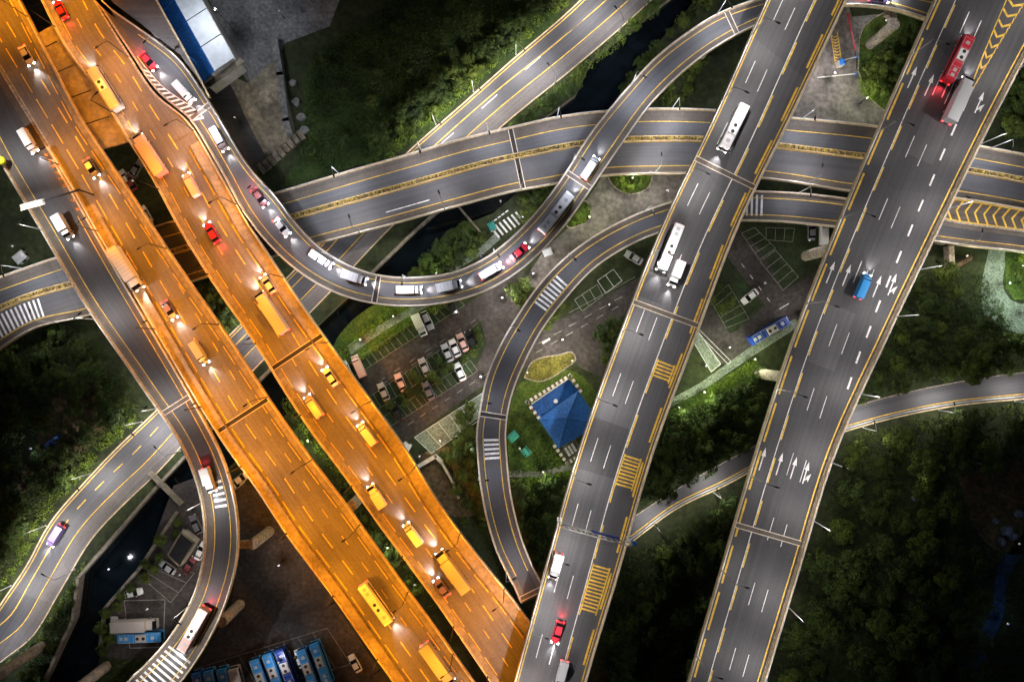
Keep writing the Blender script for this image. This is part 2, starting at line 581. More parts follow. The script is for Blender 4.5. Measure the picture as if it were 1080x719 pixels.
def ground():
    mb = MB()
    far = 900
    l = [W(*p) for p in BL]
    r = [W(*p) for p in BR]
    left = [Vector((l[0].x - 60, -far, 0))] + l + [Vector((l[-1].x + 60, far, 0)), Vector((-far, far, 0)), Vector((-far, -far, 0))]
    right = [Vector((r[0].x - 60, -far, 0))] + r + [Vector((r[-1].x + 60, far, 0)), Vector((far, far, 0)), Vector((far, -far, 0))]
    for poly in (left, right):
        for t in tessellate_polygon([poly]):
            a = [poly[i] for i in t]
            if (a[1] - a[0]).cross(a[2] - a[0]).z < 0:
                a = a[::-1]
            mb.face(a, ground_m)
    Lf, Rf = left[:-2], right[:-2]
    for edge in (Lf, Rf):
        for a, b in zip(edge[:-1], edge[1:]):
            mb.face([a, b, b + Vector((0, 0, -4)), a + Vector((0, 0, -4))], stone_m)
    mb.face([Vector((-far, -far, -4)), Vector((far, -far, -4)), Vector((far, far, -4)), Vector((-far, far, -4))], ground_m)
    o = mb.build("ground")
    structure(o)
    mb = MB()
    lo = [p + Vector((-0.2, 0, -2.4)) for p in Lf]
    ro = [p + Vector((0.2, 0, -2.4)) for p in Rf]
    poly = lo + ro[::-1]
    for t in tessellate_polygon([poly]):
        a = [poly[i] for i in t]
        if (a[1] - a[0]).cross(a[2] - a[0]).z < 0:
            a = a[::-1]
        mb.face(a, water_m)
    structure(mb.build("river_water"))


ground()


def inpoly(x, y, P):
    c = False
    j = len(P) - 1
    for i in range(len(P)):
        if (P[i][1] > y) != (P[j][1] > y) and x < (P[j][0] - P[i][0]) * (y - P[i][1]) / (P[j][1] - P[i][1]) + P[i][0]:
            c = not c
        j = i
    return c


RIVER = BL + BR[::-1]


def inriver(x, y):
    return inpoly(x, y, RIVER)


def wall_line(mb, pts, wd, h, m, z0=0.0):
    P = [W(*p) for p in pts]
    for a, b in zip(P[:-1], P[1:]):
        d = (b - a)
        ln = d.length
        c = (a + b) / 2
        mb.box((c.x, c.y, z0 + h / 2), (ln + wd * 0.5, wd, h), m, math.atan2(d.y, d.x))


for pts, lab in ((BL[1:5], "low stone river wall curving beside the grass bank at bottom left"),
                 (BL[4:7], "straight stone river wall below the lower river road"),
                 (BL[7:10], "stone river wall between the curved ramp and the hedge-lined bridge"),
                 (BR[2:6], "stone river wall on the parking side of the lower river")):
    mb = MB()
    wall_line(mb, pts, 0.7, 0.9, stone_m)
    tag(mb.build("river_wall"), lab, "river wall", "walls along the river")


def patch(name, pts, m, layer, kerb=None, z=0.0):
    mb = MB()
    P = [W(*p) for p in pts]
    zt = 0.004 * layer + z
    for t in tessellate_polygon([P]):
        a = [P[i] for i in t]
        if (a[1] - a[0]).cross(a[2] - a[0]).z < 0:
            a = a[::-1]
        mb.face([(p.x, p.y, zt) for p in a], m)
    if kerb:
        n = len(P)
        for i in range(n):
            a, b = P[i], P[(i + 1) % n]
            d = b - a
            c = (a + b) / 2
            mb.box((c.x, c.y, 0.06), (d.length, 0.28, 0.14), kerb, math.atan2(d.y, d.x))
    return structure(mb.build(name))


def rnd_poly(pts, n=5):
    q = cr(list(pts) + [pts[0]], n)
    return [tuple(p) for p in q[:-1]]


patch("paved_yard", [(196, -60), (380, -60), (348, 28), (300, 46), (296, 58), (262, 88), (246, 62)], paving, 1)
patch("concrete_lot", [(238, 78), (262, 88), (298, 56), (303, 100), (314, 150), (280, 178), (262, 182), (214, 100)], dirty_conc, 1)
patch("dark_yard", [(214, 88), (238, 78), (262, 130), (284, 172), (266, 182), (224, 112)], asphalt_dark, 2)
patch("lot_road", [(366, 404), (385, 391), (500, 316), (528, 297), (553, 286), (548, 326), (524, 372), (514, 400), (500, 392), (513, 362), (507, 338), (388, 418), (376, 428)], lot_asphalt, 1)
patch("park_street", [(395, 460), (408, 452), (517, 383), (570, 348), (605, 330), (670, 295), (720, 268), (745, 290), (690, 318), (650, 337), (640, 400), (612, 388), (600, 372), (560, 386), (512, 404), (420, 472), (410, 480)], lot_asphalt, 2)
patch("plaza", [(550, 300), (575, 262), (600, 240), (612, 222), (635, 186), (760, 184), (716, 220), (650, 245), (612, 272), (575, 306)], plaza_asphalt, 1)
patch("service_road", [(727, 345), (745, 316), (770, 352), (778, 348), (806, 322), (768, 272), (762, 245), (780, 240), (800, 262), (828, 306), (870, 280), (886, 300), (870, 325), (838, 337), (790, 368), (768, 385), (760, 383)], lot_asphalt, 1)
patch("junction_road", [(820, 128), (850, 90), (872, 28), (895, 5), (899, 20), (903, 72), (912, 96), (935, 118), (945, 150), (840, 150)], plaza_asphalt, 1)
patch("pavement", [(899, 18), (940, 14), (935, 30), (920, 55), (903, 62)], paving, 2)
patch("bay_paving", [(782, 240), (850, 238), (870, 245), (860, 275), (826, 306), (802, 262)], grasscrete, 2)
patch("bay_paving", [(755, 290), (766, 272), (804, 322), (776, 346), (768, 350), (744, 314)], grasscrete, 2)
patch("bay_paving", [(388, 419), (506, 339), (512, 362), (500, 391), (408, 451)], grasscrete, 2)
patch("bay_paving", [(350, 398), (470, 324), (498, 316), (384, 390), (364, 402)], grasscrete, 2)
patch("bay_paving", [(437, 461), (511, 413), (516, 432), (455, 478)], pale_bay, 3)
patch("bay_paving", [(726, 352), (734, 346), (761, 383), (750, 393)], pale_bay, 3)
patch("bay_paving", [(600, 318), (652, 282), (662, 298), (612, 330)], grasscrete, 3)
patch("garden_lawn", rnd_poly([(538, 500), (536, 440), (548, 405), (575, 390), (606, 392), (640, 440), (610, 500), (570, 508)]), grass_m, 1)
patch("garden_island", rnd_poly([(553, 398), (560, 383), (590, 374), (604, 372), (607, 379), (598, 387), (566, 402)], 6), mat("yellow_green_grass", (0.13, 0.12, 0.02), 0.95, var=0.5, scale=0.5, bump=0.4, fine=2.0), 4, concrete)  # yellower and brighter than the other lawn grass
patch("garden_path", [(535, 496), (570, 497), (600, 489), (606, 494), (572, 503), (536, 503)], paving, 3)
patch("riverside_path", [(366, 364), (398, 344), (434, 323), (452, 316), (456, 321), (436, 331), (402, 351), (370, 374)], pale_bay, 3)
patch("riverside_path", [(470, 283), (505, 262), (522, 246), (528, 252), (510, 268), (474, 289)], pale_bay, 3)
patch("park_path", [(690, 430), (738, 404), (788, 368), (838, 336), (846, 342), (796, 374), (742, 411), (694, 437)], pale_bay, 3)
patch("paved_court", rnd_poly([(1043, 262), (1058, 262), (1059, 306), (1067, 317), (1120, 318), (1120, 348), (1060, 347), (1040, 335), (1035, 312)], 5), pale_bay, 3)
patch("court_lawn", [(1060, 262), (1120, 262), (1120, 316), (1070, 316), (1061, 304)], grass_m, 3)
patch("blue_lane", rnd_poly([(1095, 570), (1078, 585), (1064, 608), (1058, 650), (1040, 690), (1030, 735), (1016, 735), (1026, 685), (1046, 640), (1052, 600), (1072, 570), (1095, 550)], 4), mat("blue_surfacing", (0.02, 0.06, 0.15), 0.8, var=0.5, scale=0.4, fine=1.5), 1)
patch("depot_yard", [(244, 505), (272, 515), (420, 735), (190, 740), (243, 640), (254, 580)], lot_asphalt, 1)
patch("depot_lot", [(183, 512), (215, 500), (225, 540), (212, 640), (165, 700), (112, 692), (115, 640), (150, 602)], lot_asphalt, 1)
patch("field", rnd_poly([(318, 160), (330, 60), (420, 10), (560, -20), (590, 0), (500, 92), (425, 158), (350, 182), (300, 196)], 4), mat("field_grass", (0.018, 0.045, 0.007), 0.95, var=0.6, scale=0.12, bump=0.5, col2=(0.045, 0.080, 0.012), fine=1.3), 1)
patch("verge", [(690, 430), (742, 412), (796, 376), (800, 382), (788, 402), (745, 425), (700, 440)], grass_m, 2)
patch("verge", rnd_poly([(344, 380), (360, 350), (420, 312), (470, 318), (440, 336), (376, 384), (356, 398)], 4), grass_m, 2)
patch("bare_ground", rnd_poly([(60, 410), (100, 398), (125, 440), (95, 470), (60, 500), (20, 520), (40, 460)], 4), dirt_m, 1)
patch("bare_ground", rnd_poly([(440, 480), (470, 470), (500, 500), (505, 540), (480, 545), (455, 520)], 4), dirt_m, 1)
patch("bare_ground", rnd_poly([(1010, 500), (1080, 485), (1120, 520), (1110, 575), (1050, 580), (1020, 540)], 4), dirt_m, 1)
patch("traffic_island", rnd_poly([(640, 184), (688, 183), (684, 197), (672, 204), (655, 202), (644, 192)], 5), grass_m, 4, concrete)
patch("traffic_island", rnd_poly([(597, 237), (618, 212), (623, 222), (620, 233), (610, 238), (600, 240)], 5), grass_m, 4, concrete)
patch("traffic_island", rnd_poly([(905, 75), (910, 30), (970, 10), (980, 40), (935, 118), (915, 100)], 4), grass_m, 4, concrete)

# ---- ground-level roads with kerbs and lines
mbK = MB()
K_.strip(mbK, 0, K_.len, 0.3, -0.3, 0.02, asphalt)
K_.strip(mbK, 0, K_.len, -3.6, -0.32, 0.024, asphalt_worn)
K_.solid(mbK, 0, K_.len, 0, 0.3, 0, 0.15, parapet_c)
K_.solid(mbK, 0, K_.len, -0.3, -0.01, 0, 0.15, parapet_c)
K_.strip(mbK, 0, K_.len, 0.7, 0.9, 0.028, yellow_p)
K_.strip(mbK, 0, K_.len, -4.0, -3.8, 0.028, yellow_p)
K_.strip(mbK, 0, 40, -7.6, -7.4, 0.028, yellow_p)
K_.dash(mbK, 40, 85, -7.5, 0.2, 3, 3.2, 0.028, yellow_p)
K_.strip(mbK, 85, K_.len, -7.6, -7.4, 0.028, yellow_p)
K_.dash(mbK, 170, K_.len, 4.0, 0.15, 5, 9, 0.028, white_p)
structure(mbK.build("river_road"))
mb = MB()
J_.strip(mb, 0, J_.len, 0, -0.3, 0.02, asphalt)
J_.strip(mb, 0, J_.len, -1.4, -1.2, 0.028, yellow_p)
J_.solid(mb, 0, J_.len, -0.3, -0.01, 0, 0.2, parapet_c)
J_.solid(mb, 0, J_.len, -0.9, -0.75, 0, 0.6, steel)
J_.solid(mb, 0, J_.len, 0.0, 0.25, 0, 0.15, concrete)
structure(mb.build("forest_road"))


# ---------------------------------------------------------------- viaducts
def joint(rd, par, t, dark=True):
    mb = MB()
    rd.strip(mb, t - 0.45, t + 0.45, 0.42, -0.42, 0.03, joint_m if dark else asphalt_brown)
    rd.solid(mb, t - 0.62, t - 0.45, 0.42, -0.42, 0.0, 0.045, joint_steel)
    rd.solid(mb, t + 0.45, t + 0.62, 0.42, -0.42, 0.0, 0.045, joint_steel)
    o = mb.build("expansion_joint", par)
    fixnormals(o)


def pier(rd, par, t, half=None, base=None):
    """round-nosed column with a crosshead under the deck, standing on the ground"""
    p, _ = rd.pt(t, (0.5, 0))
    l, r = rd.row(t)
    wd = np.linalg.norm(r - l)
    hl = half if half else wd * 0.36
    e = Vector((r - l) / wd)
    an = math.atan2(e.y, e.x)
    z = p.z - 2.0
    mb = MB()
    mb.box((p.x, p.y, z - 0.7), (hl * 2, 1.8, 1.4), concrete, an)
    c = p
    if base:
        c = W(*base, 0)
        d = Vector((c.x - p.x, c.y - p.y, 0))
        m = (Vector((c.x, c.y, 0)) + Vector((p.x, p.y, 0))) / 2
        mb.box((m.x, m.y, z - 0.72), (d.length, 1.7, 1.36), concrete, math.atan2(d.y, d.x))
        mb.tube((c.x, c.y, 0), (c.x, c.y, z - 0.02), 1.25, 1.25, concrete, 20)
    else:
        mb.box((c.x, c.y, (z - 1.4) / 2), (2.2, 1.7, z - 1.4), concrete, an)
    mb.build("pier", par)


def viaduct(rd, name, label, left=(0, 1e9), right=(0, 1e9), thick=0.4, road=asphalt, shoulder=None, shl=0, shr=0, pm=parapet_c, pw=0.34, girder=True):
    base = Vector(rd.C[len(rd.C) // 2])
    par = empty(name, (base.x, base.y, 0), label, "viaduct", "elevated roads of the interchange")
    mb = MB()
    rd.solid(mb, 0, rd.len, 0, -0.001, -thick, 0, concrete)
    if girder:
        rd.solid(mb, 0, rd.len, (0.2, 0), (0.8, 0), -2.0, -thick - 0.003, concrete)
    fixnormals(mb.build("deck", par))
    mb = MB()
    rd.strip(mb, 0, rd.len, max(shl, 0.42), -max(shr, 0.42), 0.012, road)
    mb.build("road_surface", par)
    if shl:
        mb = MB()
        rd.strip(mb, 0, rd.len, 0.42, shl, 0.012, shoulder)
        mb.build("shoulder", par)
    if shr:
        mb = MB()
        rd.strip(mb, 0, rd.len, -shr, -0.42, 0.012, shoulder)
        mb.build("shoulder", par)
    for (a, b), rng in (((0, pw), left), ((-pw, -0.001), right)):
        if rng is None:
            continue
        mb = MB()
        s0, s1 = max(0, rng[0]), min(rd.len, rng[1])
        rd.solid(mb, s0, s1, a, b, 0.0, 0.85, pm)
        # steel hand rail on top
        m_ = (a + b) / 2
        rd.solid(mb, s0, s1, m_ - 0.06, m_ + 0.06, 1.12, 1.2, steel)
        t = s0 + 1
        while t < s1:
            p = rd.pt(t, m_)[0]
            mb.tube((p.x, p.y, p.z + 0.85), (p.x, p.y, p.z + 1.12), 0.05, 0.05, steel, 5)
            t += 3.0
        o = mb.build("parapet", par)
        fixnormals(o)
    return par


Ya = A_.find(92, 240)[0]
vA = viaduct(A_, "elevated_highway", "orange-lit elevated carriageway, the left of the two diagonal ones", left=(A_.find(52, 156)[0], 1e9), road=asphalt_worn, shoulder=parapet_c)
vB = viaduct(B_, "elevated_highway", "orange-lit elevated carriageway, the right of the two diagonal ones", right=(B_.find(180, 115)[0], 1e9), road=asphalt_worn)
vC = viaduct(Cc_, "elevated_ramp", "narrow ramp hugging the left orange carriageway then curving to the bottom left edge", right=(Cc_.find(45, 145)[0] + 6, 1e9), road=asphalt_dark, shoulder=asphalt_brown, shl=2.2, shr=1.9, girder=True)
vD = viaduct(D_, "elevated_ramp", "long S-curved ramp sweeping from the top left under the orange split to the top right", right=(D_.find(195, 118)[0] + 3, 1e9), shoulder=asphalt_brown, shl=1.25, shr=1.6)
vE = viaduct(E_, "elevated_highway", "grey elevated carriageway at centre right with yellow hatched boxes", road=asphalt)
vF = viaduct(F_, "elevated_highway", "widest grey elevated carriageway at right with white lane arrows", road=asphalt_dark)
vH = viaduct(H_, "elevated_highway", "low cross viaduct with a planted median running under all the others", shoulder=asphalt_brown, shl=2.9, shr=1.9)
vG = viaduct(G_, "elevated_ramp", "dark curved ramp climbing from the lower centre to meet the cross viaduct at right", left=(5, G_.find(960, 235)[0]), right=(5, 1e9), road=asphalt_dark, shoulder=asphalt_brown, shl=1.5, shr=1.5)

# lighter service strips and inner barriers on the orange carriageways
mb = MB()
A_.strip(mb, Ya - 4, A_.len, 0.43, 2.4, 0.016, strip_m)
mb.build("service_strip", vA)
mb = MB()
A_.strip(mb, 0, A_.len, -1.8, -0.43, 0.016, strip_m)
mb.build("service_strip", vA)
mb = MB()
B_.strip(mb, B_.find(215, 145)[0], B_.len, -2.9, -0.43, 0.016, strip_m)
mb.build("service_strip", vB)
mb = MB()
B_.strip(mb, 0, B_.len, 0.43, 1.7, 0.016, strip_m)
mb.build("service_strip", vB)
mb = MB()
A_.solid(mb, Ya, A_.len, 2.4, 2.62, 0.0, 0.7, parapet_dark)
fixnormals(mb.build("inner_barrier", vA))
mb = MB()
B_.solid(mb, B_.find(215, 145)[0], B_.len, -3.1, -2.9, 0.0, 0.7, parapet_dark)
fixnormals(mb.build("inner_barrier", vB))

ZM = 0.026


def marks(rd, par, fn):
    w_, y_ = MB(), MB()
    fn(rd, w_, y_)
    if w_.f:
        w_.build("white_markings", par)
    if y_.f:
        y_.build("yellow_markings", par)


def bars(rd, mb, t0, n, pitch, on, a, b, m):
    """transverse rumble bars"""
    for i in range(n):
        rd.strip(mb, t0 + i * pitch, t0 + i * pitch + on, a, b, ZM, m)


def zebra(rd, mb, t0, t1, a, b, m, n=8, wd=0.45):
    """bars parallel to the road"""
    l, r = rd.row((t0 + t1) / 2)
    W_ = np.linalg.norm(r - l)
    A = a if a >= 0 else W_ + a
    B = b if b >= 0 else W_ + b
    for i in range(n):
        x = A + (B - A) * (i + 0.5) / n
        rd.strip(mb, t0, t1, x - wd / 2, x + wd / 2, ZM, m)


def arrow(rd, mb, t, d, sgn, m, side=0, ln=5.0):
    """straight lane arrow, optional branch"""
    def P(a, b):
        return rd.pt(t + a * sgn, d + b, ZM)[0]

    def poly(q):
        q = [P(*x) for x in q]
        if (q[1] - q[0]).cross(q[2] - q[0]).z < 0:
            q = q[::-1]
        mb.face(q, m)
    poly([(0, -0.13), (0, 0.13), (ln * .62, 0.13), (ln * .62, -0.13)])
    poly([(ln * .62, -0.5), (ln * .62, 0.5), (ln, 0)])
    if side:
        k = side
        poly([(ln * .12, 0.13 * k), (ln * .3, 0.85 * k), (ln * .38, 0.7 * k), (ln * .22, 0.13 * k)])
        poly([(ln * .12, 0.95 * k), (ln * .34, 0.35 * k), (ln * .52, 1.2 * k)])


def mA(rd, w_, y_):
    rd.dash(y_, 10, rd.len, 3.2, 0.22, 5, 1.6, ZM, yellow_p)
    rd.dash(y_, 4, rd.len, 6.4, 0.24, 4.0, 3.5, ZM, yellow_p)
    rd.dash(y_, 7, rd.len, 9.6, 0.18, 2.4, 5.1, ZM, yellow_p)
    rd.dash(y_, 0, rd.len, -2.3, 0.2, 5, 1.6, ZM, yellow_p)


def mB(rd, w_, y_):
    rd.dash(y_, 10, rd.len, 2.0, 0.2, 5, 1.6, ZM, yellow_p)
    rd.dash(y_, 4, rd.len, 5.2, 0.18, 2.4, 5.1, ZM, yellow_p)
    rd.dash(y_, 7, rd.len, 8.2, 0.24, 4.0, 3.5, ZM, yellow_p)
    rd.dash(y_, rd.find(215, 150)[0], rd.len, -3.5, 0.2, 5, 1.4, ZM, yellow_p)


marks(A_, vA, mA)
marks(B_, vB, mB)


def mC(rd, w_, y_):
    t0 = rd.find(70, 235)[0]
    rd.strip(y_, 0, rd.len, 2.15, 2.3, ZM, yellow_p)
    rd.strip(y_, t0, rd.len, -2.0, -1.85, ZM, yellow_p)
    a = rd.find(225, 508)[0]
    bars(rd, w_, a, 5, 1.35, 0.55, 2.7, -2.2, white_p)
    t = rd.find(166, 693)[0]
    bars(rd, w_, t - 4, 9, 1.35, 0.55, 1.2, -1.0, white_p)


marks(Cc_, vC, mC)


def mD(rd, w_, y_):
    t0 = rd.find(210, 128)[0]
    t1 = rd.find(150, 55)[0]
    rd.strip(y_, 20, rd.len, 1.25, 1.4, ZM, yellow_p)
    rd.strip(y_, t0, rd.len, -1.75, -1.6, ZM, yellow_p)
    # hatched nose between the ramp and the orange carriageway
    n = 13
    for i in range(n):
        t = t1 + 3 + (t0 - t1 - 3) * i / n
        k = 0.7 + 1.7 * i / n
        a, b, c, d = rd.pt(t, -0.4, ZM)[0], rd.pt(t + 0.5, -0.4, ZM)[0], rd.pt(t + 1.5, -0.4 - k, ZM)[0], rd.pt(t + 1.0, -0.4 - k, ZM)[0]
        q = [a, b, c, d]
        if (q[1] - q[0]).cross(q[2] - q[0]).z < 0:
            q = q[::-1]
        w_.face(q, white_p)
    for i in range(20):
        t = t1 + (t0 - t1) * i / 20
        k, k2 = 0.4 + 1.8 * i / 20, 0.4 + 1.8 * (i + 1) / 20
        q = [rd.pt(t, -0.4 - k, ZM)[0], rd.pt(t + (t0 - t1) / 20, -0.4 - k2, ZM)[0], rd.pt(t + (t0 - t1) / 20, -0.55 - k2, ZM)[0], rd.pt(t, -0.55 - k, ZM)[0]]
        if (q[1] - q[0]).cross(q[2] - q[0]).z < 0:
            q = q[::-1]
        w_.face(q, white_p)


marks(D_, vD, mD)


def mE(rd, w_, y_):
    for yy, d in ((0, 3.25), (0, 6.35)):
        # measured dash centres on the photograph
        pass
    s0 = rd.find(679, 340)[0]
    P = 14.6
    k = -12
    while s0 + k * P < rd.len:
        t = s0 + k * P
        if t > -5:
            rd.strip(w_, t - 2.6, t + 2.6, 3.2, 3.36, ZM, white_p)
            rd.strip(w_, t - 2.0, t + 3.2, 6.3, 6.46, ZM, white_p)
        k += 1
    rd.strip(w_, 0, rd.len, 9.35, 9.55, ZM, white_p)
    rd.strip(y_, 0, rd.len, 0.72, 0.96, ZM, yellow_p)
    rd.dash(y_, 6, rd.len, 9.78, 0.3, 7.5, 5.0, ZM, yellow_p)
    rd.dash(y_, 2, rd.len, -1.5, 0.42, 8.0, 4.6, ZM, yellow_p)
    rd.strip(y_, 0, rd.len, -1.02, -0.8, ZM, yellow_p)
    for (x, y, n) in ((702, 393, 5), (664, 499, 9), (628, 622, 13)):
        t = rd.find(x, y)[0]
        bars(rd, y_, t - n * 0.4, n, 0.8, 0.36, 9.95, -2.1, yellow_p)
        rd.strip(y_, t - n * .4 - .2, t + n * .4, 9.72, 9.98, ZM + 0.003, yellow_p)
        rd.strip(y_, t - n * .4 - .2, t + n * .4, -2.2, -1.9, ZM + 0.003, yellow_p)


marks(E_, vE, mE)
mb = MB()
E_.strip(mb, E_.find(662, 452)[0], E_.find(648, 505)[0], 1.0, 9.2, 0.018, asphalt_dark)
mb.build("resurfaced_patch", vE)
mb = MB()
E_.strip(mb, E_.find(715, 300)[0], E_.find(708, 325)[0], 1.0, 6.2, 0.018, asphalt_dark)
mb.build("resurfaced_patch", vE)
mb = MB()
F_.strip(mb, F_.find(900, 330)[0], F_.find(880, 392)[0], 4.7, 11.0, 0.018, asphalt)
mb.build("resurfaced_patch", vF)
mb = MB()
F_.strip(mb, F_.find(1000, 130)[0], F_.find(985, 175)[0], 8.2, 14.0, 0.018, asphalt)
mb.build("resurfaced_patch", vF)


def mF(rd, w_, y_):
    s0 = rd.find(936, 222)[0]
    P = 14.6
    # rd runs from the top of the picture down; d counted from its left parapet
    for k in range(-10, 16):
        t = s0 + k * P
        if 0 < t < rd.len:
            rd.strip(w_, t - 2.4, t + 2.6, 7.95, 8.1, ZM, white_p)
            rd.strip(w_, t - 1.8, t + 3.2, 11.1, 11.25, ZM, white_p)
    rd.strip(w_, 0, rd.len, 4.2, 4.38, ZM, white_p)
    rd.dash(y_, 3, rd.len, 4.58, 0.28, 5.5, 4.0, ZM, yellow_p)
    rd.dash(y_, 1, rd.len, 1.2, 0.42, 8.5, 2.0, ZM, yellow_p)
    rd.strip(y_, 0, rd.len, -1.55, -1.3, ZM, yellow_p)
    mbp = MB()
    rd.solid(mbp, 0, rd.len, -1.05, -0.85, 0, 0.6, parapet_dark)
    fixnormals(mbp.build("inner_barrier", vF))
    # thick dashes where the merging lane ends
    for (x, y) in ((1018, 111), (1006, 137), (994, 163), (983, 190), (971, 217), (960, 243), (948, 271), (937, 297), (926, 323), (916, 350), (905, 377), (896, 404)):
        t, d = rd.find(x, y)
        rd.strip(w_, t - 1.35, t + 1.35, d - 0.2, d + 0.2, ZM, white_p)
    # arrows point up the picture (against the road's own direction)
    for (x, y, s) in ((876, 287, 0), (893, 290, 0), (925, 302, 0), (941, 300, 1), (911, 296, 0), (962, 82, 0), (980, 90, 0), (1033, 108, 1), (998, 92, 0), (1014, 92, 0),
                      (804, 484, 0), (822, 489, 0), (837, 493, 0), (850, 498, 1)):
        t, d = rd.find(x, y)
        arrow(rd, w_, t + 2.5, d, -1, white_p, s)
    for (x, y) in ():
        t, d = rd.find(x, y)
        rd.strip(w_, t - 2.4, t + 2.4, d - .07, d + .07, ZM, white_p)
    # hatched taper near the top
    t1, d1 = rd.find(1020, 104)
    for i in range(26):
        t = t1 - i * 1.25
        if t < 1:
            break
        wd = 0.15 + min(1.9, 0.085 * i * 1.1)
        dd = d1 + 0.035 * i * i * 0.05 + i * 0.02
        for sg in (-1, 1):
            rd.strip(y_, t - 1.25, t, dd + sg * wd - 0.11, dd + sg * wd + 0.11, ZM, yellow_p)
        if i > 5 and i % 2 == 0:
            for sg in (-1, 1):
                q = [rd.pt(t, dd, ZM)[0], rd.pt(t + .55, dd, ZM)[0], rd.pt(t - 0.6, dd + sg * wd, ZM)[0], rd.pt(t - 1.2, dd + sg * wd, ZM)[0]]
                if (q[1] - q[0]).cross(q[2] - q[0]).z < 0:
                    q = q[::-1]
                y_.face(q, yellow_p)


marks(F_, vF, mF)


def mG(rd, w_, y_):
    rd.strip(y_, 6, rd.find(975, 240)[0], 1.5, 1.66, ZM, yellow_p)
    rd.strip(y_, 6, rd.len, -1.66, -1.5, ZM, yellow_p)
    t = rd.find(518, 472)[0]
    bars(rd, w_, t - 2.6, 5, 1.02, 0.5, 1.75, -1.75, white_p)
    t = rd.find(582, 309)[0]
    zebra_t0 = t - 4.2
    bars(rd, w_, zebra_t0, 8, 1.08, 0.5, 1.8, -1.8, white_p)
    t = rd.find(792, 218)[0]
    bars(rd, w_, t - 3.5, 6, 1.15, 0.5, 0.9, -1.3, white_p)


marks(G_, vG, mG)


def mH(rd, w_, y_):
    rd.strip(y_, 0, rd.len, 2.9, 3.06, ZM, yellow_p)
    rd.strip(y_, 0, rd.len, -2.06, -1.9, ZM, yellow_p)
    rd.strip(y_, 0, rd.len, (0.455, -0.75), (0.455, -0.6), ZM, yellow_p)
    rd.strip(y_, 0, rd.len, (0.455, 0.65), (0.455, 0.8), ZM, yellow_p)
    t0, d0 = rd.find(407, 224)
    t1, d1 = rd.find(453, 211)
    rd.strip(w_, t0, t1, d0 - .12, d0 + .12, ZM, white_p)
    t = rd.find(18, 340)[0]
    bars(rd, w_, t - 5, 11, 1.15, 0.5, (0.5, 0.6), -2.2, white_p)


marks(H_, vH, mH)

# chevron gore where the ramp meets the cross viaduct (right edge)
gt0, gt1 = G_.find(955, 236)[0], G_.len - 0.5
mb = MB()
topL, botL = [], []
for i in range(31):
    t = gt0 + (gt1 - gt0) * i / 30
    g = G_.pt(t, 0.0)[0]
    th, dh = H_.find(540 + g.x / (PX * (HC - 7) / HC), 359.5 - g.y / (PX * (HC - 7) / HC))
    h = H_.pt(th, -0.001)[0]
    topL.append(Vector((h.x, h.y, 7)))
    botL.append(Vector((g.x, g.y, 7)))
for i in range(30):
    q = [botL[i], botL[i + 1], topL[i + 1], topL[i]]
    mb.face([p + Vector((0, 0, 0.0)) for p in q], asphalt_brown)
    mb.face([p + Vector((0, 0, -0.4)) for p in q][::-1], concrete)
mb.build("gore_slab", vG)
mb = MB()


def gpt(s, v, dz=0.02):
    s = max(0, min(29.999, s))
    i = int(s)
    f = s - i
    a = botL[i].lerp(botL[i + 1], f)
    b = topL[i].lerp(topL[i + 1], f)
    return a.lerp(b, v) + Vector((0, 0, dz))


step = 30 / (gt1 - gt0)
for k in range(24):
    s = k * 2.2 * step
    if s > 29:
        break
    for (v0, v1, c0, c1) in ((0.04, 0.5, 1.3, 0), (0.5, 0.96, 0, 1.3)):
        q = [gpt(s + c0 * step, v0), gpt(s + (c0 + .45) * step, v0), gpt(s + (c1 + .45) * step, v1), gpt(s + c1 * step, v1)]
        if (q[1] - q[0]).cross(q[2] - q[0]).z < 0:
            q = q[::-1]
        mb.face(q, yellow_p)
for v0, v1 in ((0.0, 0.05), (0.95, 1.0)):
    for i in range(30):
        q = [gpt(i, v0, .024), gpt(i + 1, v0, .024), gpt(i + 1, v1, .024), gpt(i, v1, .024)]
        mb.face(q, yellow_p)
mb.build("yellow_chevrons", vG)

# slab bridging the two orange carriageways near the top left
mb = MB()
pl = [(57, 27), (95, 20), (130, 75), (165, 160), (150, 150), (112, 156), (78, 100), (40, 36)]
quad = [(39, 36), (60, 24), (140, 148), (105, 158)]
P = [W(x, y, 13.9) for x, y in quad]
par = empty("link_slab", (P[0].x, P[0].y, 0), "orange-lit concrete slab bridging the gap between the two orange carriageways", "bridge slab")
mb = MB()
mb.prism([(p.x, p.y) for p in P], 13.2, 13.9, strip_m)
mb.build("deck", par)
mb = MB()
for f in (0.12, 0.33, 0.55, 0.78):
    a, b = P[0].lerp(P[3], f), P[1].lerp(P[2], f)
    mb.tube(a + Vector((0, 0, .03)), a.lerp(b, 0.55 + 0.3 * f) + Vector((0, 0, .03)), 0.12, 0.12, joint_m, 5)
mb.build("deck_joint", par)
mb = MB()
c = (P[0] + P[2]) / 2
mb.box((c.x, c.y, 6.6), (2.2, 2.2, 13.2), concrete, 0.5)
mb.build("pier", par)

